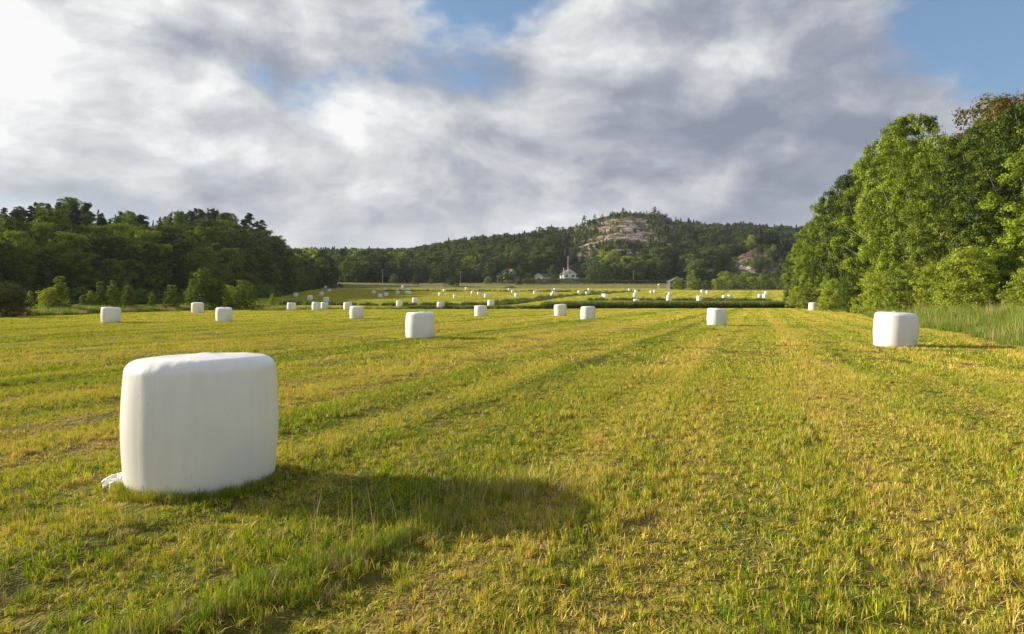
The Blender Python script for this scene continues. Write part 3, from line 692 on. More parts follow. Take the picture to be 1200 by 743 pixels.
def left_wood():
    sky_x = [-300, 0, 25, 55, 75, 100, 118, 128, 140, 165, 185, 215, 235, 262, 285, 305, 322, 335, 345, 360]
    sky_y = [250, 246, 242, 237, 233, 240, 250, 258, 250, 252, 257, 249, 246, 248, 254, 254, 262, 276, 296, 304]
    land = [(20, 'behind the dark round bush at the left edge'), (66, 'behind the broad leaning sapling'), (104, 'behind the lowest group of saplings'),
            (140, 'behind the two slim saplings'), (178, 'behind the tiniest sapling of the strip'), (205, 'behind the short wide sapling'),
            (240, 'behind the tallest bushy sapling'), (290, 'behind the rounded last sapling')]
    used = set()
    # front rows of broad-leaved trees
    for row, (off, hh) in enumerate([(3, 12.5), (9, 14.5), (17, 16)]):
        y = 82.0 + row * 3
        while y < 335:
            x = float(np.interp(y, FY, FX)) - off + random.uniform(-1.5, 1.5)
            px = 600 + 800 * x / y
            if px > -60:
                h = hh * random.uniform(.82, 1.15) * (.72 if row == 0 and y < 150 else .9 if row == 1 and y < 150 else 1)
                cap = (352 - np.interp(px, sky_x, sky_y) - random.uniform(8, 24)) / 800 * y + H - gz(x, y)
                h = max(6, min(h, cap)); lab = None
                if row == 0 and y < 260:
                    best = min(land, key=lambda q: abs(q[0] - px))
                    if abs(best[0] - px) < 16 and best[0] not in used:
                        used.add(best[0]); lab = 'leafy tree fronting the left wood, ' + best[1]
                if row == 0 and y > 262: lab = 'leafy tree on the shaded edge of the far left slope above the bales'
                lab = lab or ['leafy tree in the front row of the dark left wood', 'leafy tree in the second row of the dark left wood', 'leafy tree deep in the dark left wood below the ridge'][row]
                plant('leafy_tree', random.choice(MID_B), x, y, h, lab, 'tree', 'leafy trees of the left wood', wide=random.uniform(.95, 1.25))
            y += random.uniform(4.6, 6.6)
    # ridge: pines, spruces and a few leafy trees
    for off, frac in ((26, .45), (36, .6), (48, .75), (62, .9), (78, 1.0), (92, 1.0)):
        y = 96.0
        while y < 330:
            x = float(np.interp(y, FY, FX)) - off + random.uniform(-3, 3); px = 600 + 800 * x / y
            if px > -70:
                want = (352 - np.interp(px, sky_x, sky_y) + random.uniform(-7, 5)) / 800 * y + H - gz(x, y)
                h = min(random.uniform(13, 19), want)
                if off >= 48 and want < 24: h = want * random.uniform(.9, 1.04)
                if h > 5.5:
                    r = random.random()
                    if r < .55: plant('pine_tree', random.choice(PINES), x, y, h, 'dark pine with a ragged crown on the ridge of the left wood' if off > 40 else 'dark pine standing behind the leafy front of the left wood', 'pine', 'pines of the left wood', wide=1.15)
                    elif r < .8: plant('spruce_tree', random.choice(SPRUCES), x, y, h, 'dark pointed spruce on the ridge of the left wood' if off > 40 else 'dark spruce standing behind the leafy front of the left wood', 'spruce', 'spruces of the left wood')
                    else: plant('leafy_tree', random.choice(MID_B), x, y, h, 'rounded leafy tree among the pines of the left wood', 'tree', 'leafy trees of the left wood')
            y += random.uniform(6.5, 10.5)
    # understorey at the wood edge
    y = 78.0
    while y < 250:
        x = float(np.interp(y, FY, FX)) + random.uniform(-1, 2); px = 600 + 800 * x / y
        if px > -50: plant('bush', random.choice(EDGE_BUSH), x, y, random.uniform(2.5, 4.5), 'dark bush at the shaded foot of the left wood', 'bush', 'bushes at the foot of the left wood', wide=1.3, parts=('stem', 'crown'))
        y += random.uniform(3.5, 5.5)
left_wood()

# saplings on the meadow strip: (photo x, distance, photo height, wide, label)
SAP = [bush_variant(20 + i, 4.0, 2.3, L_BUSH, 3600, .15, 15, 10, .24, .75) for i in range(3)]
SAPR = [bush_variant(30 + i, 4.0, 3.6, L_BUSH, 4600, .16, 17, 10, .28, .25) for i in range(3)]
DARKB = bush_variant(40, 2.7, 4.6, L_DARK, 9000, .12, 16, 12, .24)
for px, Y, hp, w, vs, lab in [
    (35, 80, 21, .9, SAP, 'small light green sapling just right of the dark round bush'),
    (58, 82, 24, 1.5, SAPR, 'low leafy half of the broad leaning sapling pair, left of its taller half'),
    (70, 83, 38, 1.05, SAP, 'tall pointed sapling that rises over the low leafy one, left of the far left bale'),
    (97, 92, 14, 1.1, SAP, 'lowest sapling left of the slim pair, first of its group'),
    (106, 92, 20, 1.0, SAP, 'knee-high pointed sapling between the lowest one and the slim pair'),
    (118, 93, 30, .8, SAP, 'left one of the two slim saplings behind the far left bale'),
    (132, 94, 32, .95, SAP, 'right and taller one of the two slim saplings behind the far left bale'),
    (151, 96, 26, 1.1, SAP, 'cone shaped sapling right behind the shoulder of the far left bale'),
    (178, 101, 17, .8, SAP, 'tiniest lone sapling halfway along the strip'),
    (201, 103, 25, 1.25, SAP, 'short wide sapling with spread arms, left of the tallest one'),
    (237, 109, 45, 1.15, SAPR, 'tallest bushy sapling of the strip, standing behind a bale'),
    (257, 110, 33, 1.0, SAPR, 'bushy sapling leaning on the right side of the tallest one'),
    (270, 112, 29, .9, SAPR, 'narrow leafy sapling between the tallest and the rounded one'),
    (289, 113, 35, 1.15, SAPR, 'rounded leafy sapling at the right end of the strip'),
    (319, 134, 12, .9, SAP, 'tiny lone sapling in the rough grass of the far left slope')]:
    x = (px - 600) / 800 * Y
    plant('sapling', random.choice(vs), x, Y, (hp + 4) * Y / 800, lab, 'sapling', 'saplings on the left meadow strip', wide=w * (1.2 if vs is SAP else 1.0), parts=('stem', 'crown'))
plant('bush', DARKB, (12 - 600) / 800 * 64, 64, 2.75, 'dark brown-green round bush at the left edge of the field', 'bush', None, parts=('stem', 'crown'))

# ------------------------------------------------------------------ right wood
NEAR = [broad_variant(50 + i, 18, [11.5, 10.5, 13][i], .9, 62, 1.3, 66000, .20, 44, .50, L_NEAR, BARK, .34, 4) for i in range(3)]
NEARB = [bush_variant(60 + i, 5.0, 5.0, L_EDGE, 16000, .13, 26, 30, .30) for i in range(2)]
SPARSE = broad_variant(57, 16, 8, 5, 24, 1.25, 11000, .24, 14, .6, leaf_material('leaf_bronze', (.06, .05, .015), (.17, .13, .035)), BARK_PALE, .24, 1)
def right_wood():
    rows = [  # photo x of the crown, distance, photo y of the top, wide, label
        (934, 142, 292, .85, 'low leafy tree at the far left end of the right wood'),
        (952, 130, 262, .78, 'leafy tree second from the far end of the right wood'),
        (972, 117, 232, .8, 'leafy tree whose top starts the steep rise of the right wood'),
        (996, 104, 206, .78, 'leafy tree behind the small far bale of the wood edge, fourth from the far end'),
        (1022, 92, 182, .8, 'leafy tree left of the wood\'s highest middle crown'),
        (1045, 84, 158, .85, 'leafy tree forming the left shoulder of the high middle crown'),
        (1070, 75, 136, .8, 'tallest middle crown of the right wood, blown to one side'),
        (1100, 68, 172, .75, 'lower leafy tree in the notch right of the tallest middle crown'),
        (1132, 61, 160, .85, 'leafy tree with bright lit leaves right of the notch'),
        (1168, 55, 140, .95, 'big lit leafy tree near the right edge of the picture'),
        (1206, 49, 122, .95, 'big leafy tree cut by the right edge of the picture')]
    for px, Y, ty, w, lab in rows:
        x = (px - 600) / 800 * Y; h = (352 - ty) / 800 * Y + H - gz(x, Y)
        plant('leafy_tree', NEAR[rows.index((px, Y, ty, w, lab)) % 3], x, Y, h, lab, 'tree', 'leafy trees of the right wood', wide=w)
    for px, Y, ty in [(945, 152, 285), (965, 140, 255), (990, 126, 226), (1012, 112, 205), (1035, 103, 185), (1060, 94, 165), (1090, 84, 176), (1118, 77, 165), (1150, 70, 150), (1190, 62, 135), (1230, 58, 130), (1262, 44, 120), (1330, 36, 110), (1290, 50, 110), (1420, 30, 100)]:
        x = (px - 600) / 800 * Y; h = (352 - ty) / 800 * Y + H - gz(x, Y)
        plant('leafy_tree', random.choice(NEAR), x, Y, h, 'leafy tree in the second row of the right wood', 'tree', 'leafy trees in the second row of the right wood', wide=1.0)
    for px, Y, ty, lab in [(1184, 63, 112, 'thin bronze-leaved tree topping the right wood at the picture edge'), (1172, 68, 120, 'sparse dark tree poking up behind the bright lit leaves')]:
        x = (px - 600) / 800 * Y; h = (352 - ty) / 800 * Y + H - gz(x, Y)
        plant('sparse_tree', SPARSE, x, Y, h, lab, 'tree', None, wide=1.0)
    for px, Y, hh, w, lab in [
        (1136, 46, 4.9, 1.0, 'big light green bush in front of the right wood, right of the nearest wood-edge bale'),
        (1172, 47, 4.6, .9, 'dark-hearted leafy bush right of the big light green one'),
        (1060, 58, 4.6, 1.0, 'leafy bush behind the top left corner of the near right bale'),
        (1095, 55, 4.2, .9, 'leafy bush behind the near right bale, left of the big light green one'),
        (1028, 70, 4.6, 1.0, 'light bush in the wood edge between the two bales there'),
        (1000, 84, 4.6, 1.0, 'bush in the wood edge right of the small far bale'),
        (975, 100, 4.8, 1.0, 'bush in the wood edge just behind the small far bale'),
        (1205, 38, 3.0, 1.0, 'low light green shrub above the tall grass at the right edge'),
        (952, 116, 4.6, 1.2, 'bush low in the wood edge left of the small far bale'),
        (935, 128, 4.2, 1.2, 'last bush at the far tip of the right wood')]:
        x = (px - 600) / 800 * Y
        plant('bush', random.choice(NEARB), x, Y, hh, lab, 'bush', 'bushes along the right wood edge', wide=w, parts=('stem', 'crown'))
right_wood()

# ------------------------------------------------------------------ far wood and hills
FAR_B = [broad_variant(70 + i, 14, [10, 8.5, 11][i], .3, 20, 1.9, 3400, .62, 10, .8, L_FAR, every=5) for i in range(3)]
FAR_L = [broad_variant(75 + i, 10, 9, .3, 16, 1.6, 2800, .5, 10, .7, L_BUSH, every=5) for i in range(2)]
FAR_P = [pine_variant(20 + i, 14, 1500, .75) for i in range(3)]
FAR_S = [spruce_variant(20 + i, 15, 1500, .8) for i in range(2)]
def sky_h(px): return np.interp(px, [330, 350, 380, 440, 480, 520, 560, 600, 640, 660, 800, 850, 880, 920, 960], [300, 298, 297, 296, 297, 288, 283, 279, 271, 266, 264, 267, 267, 270, 272])
def far_wood():
    houses = [(597, 12), (630, 14), (668, 15), (794, 12)]
    # front rows, things of their own
    for row, y0 in enumerate((404, 411, 420, 431)):
        px = 338.0 + row * 4
        while px < 812:
            Y = y0 + random.uniform(-3, 3) + (-50 if px < 392 else 0) + (row * 10 if px > 570 and px < 700 else 0); x = (px - 600) / 800 * Y
            clear = any(abs(px - h[0]) < h[1] for h in houses)
            if not (clear and row < 3):
                top = 297 if px < 470 else np.interp(px, [470, 520, 600, 640, 680, 700, 740, 780, 812], [308, 306, 304, 306, 308, 299, 296, 292, 294])
                h = ((352 - top + random.uniform(-9, 6)) / 800 * Y + H - gz(x, Y)) * (.75 + .1 * row); h = max(8, min(h, 19))
                side = 'left of the houses' if px < 585 else 'around the white houses' if px < 700 else 'below the rocky hill'
                r = random.random()
                if r < .74: plant('leafy_tree', random.choice(FAR_B if r < .62 else FAR_L), x, Y, h, 'leafy tree at the foot of the far wood ' + side, 'tree', 'leafy trees at the foot of the far wood', wide=1.15)
                elif r < .88: plant('pine_tree', random.choice(FAR_P), x, Y, h, 'dark pine at the foot of the far wood ' + side, 'pine', 'pines at the foot of the far wood', wide=1.3)
                else: plant('spruce_tree', random.choice(FAR_S), x, Y, h, 'dark spruce at the foot of the far wood ' + side, 'spruce', 'spruces at the foot of the far wood', wide=1.3)
            px += random.uniform(10, 15)
    # light green low trees in front of the right outcrop
    for k in range(34):
        px = random.uniform(836, 925); Y = random.uniform(318, 372); x = (px - 600) / 800 * Y
        plant('leafy_tree', random.choice(FAR_L), x, Y, random.uniform(4.5, 8), 'low sunlit leafy tree below the right rock outcrop', 'tree', 'low leafy trees below the right outcrop', wide=1.1)
    # hillside wood as one mass
    n = 9500; Y = np.sqrt(rng.uniform(430 ** 2, 800 ** 2, n)); px = rng.uniform(300, 990, n); X = (px - 600) / 800 * Y
    n2 = 900; Y2 = rng.uniform(372, 440, n2); px2 = rng.uniform(815, 990, n2); X2 = (px2 - 600) / 800 * Y2
    X = np.concatenate([X, X2]); Y = np.concatenate([Y, Y2]); px = np.concatenate([px, px2])
    Z = terrain(X, Y); rk = rock_mask(X, Y)
    keep = (rng.random(len(X)) > rk * 1.02)
    hh = rng.uniform(.6, 1.0, len(X)); py_top = 352 + (H - Z - 13 * hh) * 800 / Y
    over = py_top < sky_h(px) - 4 + rng.uniform(-4, 3, len(X)); hh = np.where(over & ((px < 665) | (px > 790)), hh * .62, hh)
    keep &= ~((px > 665) & (px < 790) & (Y > 640))
    topy = 352 + (H - Z - 13 * hh) * 800 / Y
    lim = np.interp(px, [640, 655, 700, 740, 770, 800], [288, 306, 312, 304, 296, 276]) + rng.uniform(-3, 4, len(X))
    lim2 = np.where(rng.random(len(X)) < .05, 262, lim)
    keep &= ~((px > 648) & (px < 792) & (topy < lim2))
    keep &= ~((px > 836) & (px < 926) & (Y < 440))
    P = np.stack([X, Y, Z - .3], 1)
    dens = fbm(X / 70, Y / 70, 61, 3)
    s = np.stack([hh * 1.15, hh * 1.15, hh], 1)
    con = (dens + rng.normal(0, .25, len(X)) + np.where(px > 790, .35, 0) + (Y - 600) / 900 > .1)
    def protos(vs, nm):
        out = []
        for q in vs:                                  # trunk and crown of one tree joined for the mass
            o = bpy.data.objects.new(nm, q['crown']); out.append(o)
        return out
    k1 = keep & ~con; k2 = keep & con
    scatter('hillside_wood', protos(FAR_B + FAR_L[:1], 'mass_leafy'), P[k1], s[k1], label='mass of leafy wood covering the far hillside')
    scatter('hillside_wood', protos(FAR_P + FAR_S, 'mass_conifer'), P[k2], s[k2], label='mass of dark conifers covering the far hillside')
    # heath and scrub on the rock
    m = 11000; Y = rng.uniform(445, 790, m); px = rng.uniform(640, 800, m); X = (px - 600) / 800 * Y
    nn = fbm(X / 22, Y / 22, 66, 4); k = nn + rng.normal(0, .12, m) + .35 * (np.abs(px - 728) < 40) * (Y > 655) * (Y < 690) > .07; X, Y, px = X[k], Y[k], px[k]
    scatter('heath_scrub', protos([pine_variant(40, 14, 500, 1.3)] + FAR_L[:1], 'scrub'), np.stack([X, Y, terrain(X, Y) - .4], 1), rng.uniform(.10, .36, len(X)) ** 1.0, label='low scrub growing in the cracks of the rocky hill')
    m = 420; px = rng.uniform(838, 935, m); Y = rng.uniform(376, 440, m); X = (px - 600) / 800 * Y
    k = fbm(X / 9, Y / 9, 67, 3) + rng.normal(0, .2, m) > -.02; X, Y = X[k], Y[k]
    scatter('heath_scrub', protos(FAR_L + FAR_B[:1], 'scrub'), np.stack([X, Y, terrain(X, Y) - .3], 1), rng.uniform(.16, .42, len(X)), label='brown and green scrub growing over the right rock outcrop')
    # single pines on the summit
    for px, hp, lab in [(718, 6, 'small pine left of the highest point of the rocky summit'), (730.5, 8, 'pointed pine on the highest point of the rocky summit'), (738, 5, 'low spreading pine right of the summit\'s pointed one'),
                        (751, 5, 'single small pine between the summit and its right shoulder'), (767, 10, 'broad pine on the right shoulder of the rocky summit'), (772, 6, 'small pine against the broad one on the right shoulder'), (781, 6, 'lone pine on the right slope of the summit'),
                        (697, 6, 'small pine halfway up the left skyline of the rocky hill'), (685, 9, 'pointed pine low on the left skyline of the rocky hill'), (706, 4, 'tiny pine near the top of the left skyline')]:
        Y = 700.0; x = (px - 600) / 800 * Y
        plant('pine_tree', random.choice(FAR_P), x, Y, hp * Y / 800, lab, 'pine', 'lone pines on the rocky summit', wide=1.7)
far_wood()
FB = bush_variant(80, 5, 8, L_FAR, 2600, .4, 14, 10, .5)
FB2 = bush_variant(81, 5, 6, L_BUSH, 2600, .36, 14, 10, .5)
FB3 = bush_variant(82, 5, 6, L_PALE, 2600, .36, 14, 10, .5)
for px, Y, hm, w, v, lab in [
    (530, 362, 5.2, 1.25, FB, 'wide dark round bush in the pale meadow left of the houses'), (505, 385, 3.4, .7, FB, 'small grey-green round bush left of the wide dark one'),
    (487, 372, 6.2, .5, FB, 'narrow upright bush in the pale meadow'), (462, 388, 5.6, .8, FB, 'rounded bush right of the left utility pole'),
    (572, 384, 4.4, 1.1, FB2, 'light bush right of the middle utility pole'), (594, 392, 8.2, .95, FB, 'tall dark bush hiding the left gable house'),
    (608, 372, 4.6, .9, FB3, 'pale yellow bush beside the brush heap'), (795.5, 309, 6.0, .95, FB2, 'yellow-green egg shaped bush in front of the white gable'),
    (815, 312, 5.8, 1.15, FB2, 'bright green bush right of the egg shaped one'), (828, 316, 4.4, 1.0, FB, 'lower green bush at the right end of the garden bushes'),
    (620, 390, 6.0, .9, FB, 'dark rounded bush left of the low white house'), (690, 392, 4.5, .8, FB, 'dark bush at the right end of the house hedge'), (650, 396, 5, .9, FB, 'dark bush between the two white houses')]:
    plant('bush', v, (px - 600) / 800 * Y, Y, hm, lab, 'bush', 'garden and meadow bushes below the far wood', wide=w, parts=('stem', 'crown'))

# hedges
def hedge(x0, x1, Y0, Y1, h, lab, seed):
    g = np.random.default_rng(seed); n = 5000; a = np.array([(x0 - 600) / 800 * Y0, Y0]); b = np.array([(x1 - 600) / 800 * Y1, Y1])
    t = g.random(n); P = a + (b - a) * t[:, None]; off = g.normal(0, .55, n); P[:, 1] += off
    hz = h * (1 + .18 * fbm(t * 22, t * 0, seed, 3)); z = hz * g.random(n) ** .6
    C = np.stack([P[:, 0] - a[0], P[:, 1] - a[1], z + terrain(P[:, 0], P[:, 1]) - gz(*a)], 1)
    Nn = np.stack([g.normal(0, .3, n), -np.ones(n) * .6, z / h], 1)
    V, F = leaf_cards(C, Nn, .5, g); cc = np.zeros((len(V), 3)); cc[:, 0] = np.repeat(g.random(n), 4)
    o = link('hedge', mesh_np('hedge', V, F, L_BROAD, False, cc), None, (a[0], a[1], gz(*a))); tag(o, lab, 'hedge')
hedge(612, 692, 382, 386, 3.2, 'long dark hedge in front of the white houses', 5)
hedge(694, 786, 388, 382, 2.3, 'low clipped hedge between the houses and the white gable', 6)

# ------------------------------------------------------------------ wrapped bales
def film_material():
    m, t, b, N = mat('white_film')
    tc = t.nodes.new('ShaderNodeTexCoord'); oi = t.nodes.new('ShaderNodeObjectInfo')
    p = N.v('ADD', tc.outputs['Object'], N.v('SCALE', (7, 3, 5), sc=oi.outputs['Random']))
    streak = N.noise(N.mapping(p, sc=(9, 9, .5)), 1.6, 5, .65)
    band = N.noise(N.mapping(p, sc=(.6, .6, 5.5)), 1.3, 4, .6)
    blot = N.noise(p, 2.2, 4, .55)
    f = N.m('ADD', N.m('MULTIPLY', streak, .6), N.m('MULTIPLY', blot, .5))
    col = N.mix(N.ramp(f, .35, .75), c4((.76, .755, .75)), c4((.83, .825, .82)))
    sp = t.nodes.new('ShaderNodeSeparateXYZ'); t.links.new(tc.outputs['Object'], sp.inputs[0])
    dirt = N.m('MULTIPLY', N.ramp(sp.outputs[2], .0, .30, 1, 0), N.ramp(blot, .40, .62, .05, .6))
    col = N.mix(N.m('MULTIPLY', dirt, .5), col, c4((.42, .40, .28)))
    spk = t.nodes.new('ShaderNodeTexVoronoi'); t.links.new(p, spk.inputs['Vector']); spk.inputs['Scale'].default_value = 9
    col = N.mix(N.ramp(spk.outputs['Distance'], .035, .06, .55, 0), col, c4((.3, .27, .2)))
    t.links.new(col, b.inputs['Base Color']); b.inputs['Roughness'].default_value = .36; b.inputs['Coat Weight'].default_value = .35; b.inputs['Coat Roughness'].default_value = .22
    b.inputs['Specular IOR Level'].default_value = .45
    b.inputs['Subsurface Weight'].default_value = .25; b.inputs['Subsurface Radius'].default_value = (.12, .12, .12); b.inputs['Subsurface Scale'].default_value = 1.0
    bp = t.nodes.new('ShaderNodeBump'); bp.inputs['Strength'].default_value = .35; bp.inputs['Distance'].default_value = .005
    wr = N.noise(N.mapping(p, sc=(14, 14, 1.2)), 1.2, 5, .7)
    hgt = N.m('ADD', N.m('ADD', N.m('MULTIPLY', streak, .6), N.m('MULTIPLY', band, .5)), N.m('MULTIPLY', wr, .35))
    # overlapping passes of the film, lying as shallow upright bands
    ata = N.m('ARCTAN2', sp.outputs[1], sp.outputs[0])
    saw = N.m('FRACT', N.m('ADD', N.m('MULTIPLY', ata, 2.6), N.m('MULTIPLY', N.noise(p, 1.6, 3, .5), 1.6)))
    shoulder = N.ramp(sp.outputs[2], .80, 1.05, .0, 1.0)
    crease = N.noise(N.mapping(p, sc=(5, 5, 1.6)), 2.2, 4, .6, 1.2)
    hgt = N.m('ADD', hgt, N.m('ADD', N.m('MULTIPLY', N.ramp(saw, 0, .12), .35), N.m('MULTIPLY', N.m('MULTIPLY', crease, shoulder), 2.0)))
    t.links.new(hgt, bp.inputs['Height']); t.links.new(bp.outputs[0], b.inputs['Normal'])
    return m
FILM = film_material()
BH, BR = 1.15, .625
def bale_mesh(i, seg=96, fine=1.0):
    g = np.random.default_rng(1200 + i)
    prof = []
    # rounded lathe profile from the middle of the base to the middle of the top
    for t in np.linspace(0, 1, 6)[:-1]: prof.append((BR * .80 * t, .0))
    for a in np.linspace(-90, 0, 9): prof.append((BR * .80 + BR * .17 * math.cos(R(a)), .11 + .11 * math.sin(R(a))))
    for t in np.linspace(0, 1, 15)[1:-1]: prof.append((BR * (.97 + .035 * math.sin(math.pi * t)), .11 + (BH - .25) * t))
    for a in np.linspace(0, 90, 12): prof.append((BR * .765 + BR * .205 * math.cos(R(a)), BH - .145 + .132 * math.sin(R(a))))
    for t in np.linspace(0, 1, 9)[1:]: prof.append((BR * .765 * (1 - t), BH - .013 + .013 * math.sin(t * 1.57) + .008 * math.sin(t * 9)))
    prof = np.array(prof); n = len(prof)
    th = np.linspace(0, 2 * math.pi, seg, endpoint=False)
    Rr = prof[:, 0][:, None] * np.ones(seg)[None]; Z = prof[:, 1][:, None] * np.ones(seg)[None]; T = np.ones(n)[:, None] * th[None]
    ph = g.uniform(0, 6.28, 6)
    lob = .008 * np.sin(2 * T + ph[0]) + .005 * np.sin(3 * T + ph[1] + Z * 1.1) + .004 * np.sin(5 * T + ph[2] - Z * 2)
    # faint flats where the film is stretched in bands
    flat = .003 * np.abs(np.sin(6.5 * T + ph[3]))
    zt = np.clip((Z - (BH - .24)) / .2, 0, 1)
    pleat = .003 * fine * zt * np.sin(31 * T + 3 * np.sin(4 * T + ph[4])) * (Rr > BR * .45)
    wr = .004 * fbm(np.cos(T) * 3 + Z * .5 + i * 9, np.sin(T) * 3 + Z * 2, 71, 4)
    Rr = Rr * (1 + lob + flat * 1.0 + wr) + pleat * .8
    Z = Z + (Z > .3) * (.014 * np.sin(T + ph[5]) + .006 * fbm(Rr * np.cos(T) * 4, Rr * np.sin(T) * 4 + i, 81, 3))
    X = Rr * np.cos(T); Y = Rr * np.sin(T)
    V = np.stack([X, Y, Z - .015], -1).reshape(-1, 3)
    a = np.arange(n - 1)[:, None]; j = np.arange(seg)[None]; j2 = (j + 1) % seg
    F = np.stack([a * seg + j, a * seg + j2, (a + 1) * seg + j2, (a + 1) * seg + j], -1).reshape(-1, 4)
    return mesh_np('bale_wrap_%d' % i, V, F, FILM, True)
BALES = [bale_mesh(i, 72) for i in range(7)]
FRONT = bale_mesh(9, 160, 1.0)

# the near bale with its loose film end
front = empty('hay_bale', (-2.735, 6.03, gz(-2.735, 6.03) - .01))
tag(front, 'huge white film-wrapped hay bale closest to the camera, loose film end at its foot', 'hay bale', None)
link('film_wrap', FRONT, front, rz=.6).scale = (1.0, 1.0, .985)
def film_tail():
    g = np.random.default_rng(4); V = []; F = []
    nu, nv = 16, 12
    for k, (ang, L, wd, z0) in enumerate([(3.40, .20, .10, .10), (3.50, .13, .08, .05)]):
        o = len(V)
        for i in range(nu):
            u = i / (nu - 1)
            for j in range(nv):
                v = j / (nv - 1) - .5
                r = BR * .94 + L * u; w_ = wd * (1 - .35 * u) * v
                x = r * math.cos(ang) - w_ * math.sin(ang); y = r * math.sin(ang) + w_ * math.cos(ang) * .8
                z = z0 * (1 - u) ** .8 + .02 + .025 * math.sin(7 * v + 5 * u + k * 2) * (.4 + u) + .008 * math.sin(19 * v + 9 * u) + g.normal(0, .0015) + .012 * (u > .9) * math.sin(21 * v)
                V.append((x, y, z))
        for i in range(nu - 1):
            for j in range(nv - 1):
                if i > nu - 3 and (j * 7 + i) % 5 == 0: continue
                a = o + i * nv + j; F.append((a, a + 1, a + nv + 1, a + nv))
    me = mesh_np('film_tail', V, F, FILM, True)
    o = link('loose_film', me, front); s = o.modifiers.new('thick', 'SOLIDIFY'); s.thickness = .004
film_tail()

def solve(px, yb, Yg):
    Y = np.linspace(Yg * .62, Yg * 1.45, 400); X = (px - 600) / 800 * Y
    yy = 352 + (H - terrain(X, Y)) * 800 / Y
    cost = np.abs(yy - yb) + .9 * np.abs(np.log(Y / Yg))
    return float(Y[np.argmin(cost)])
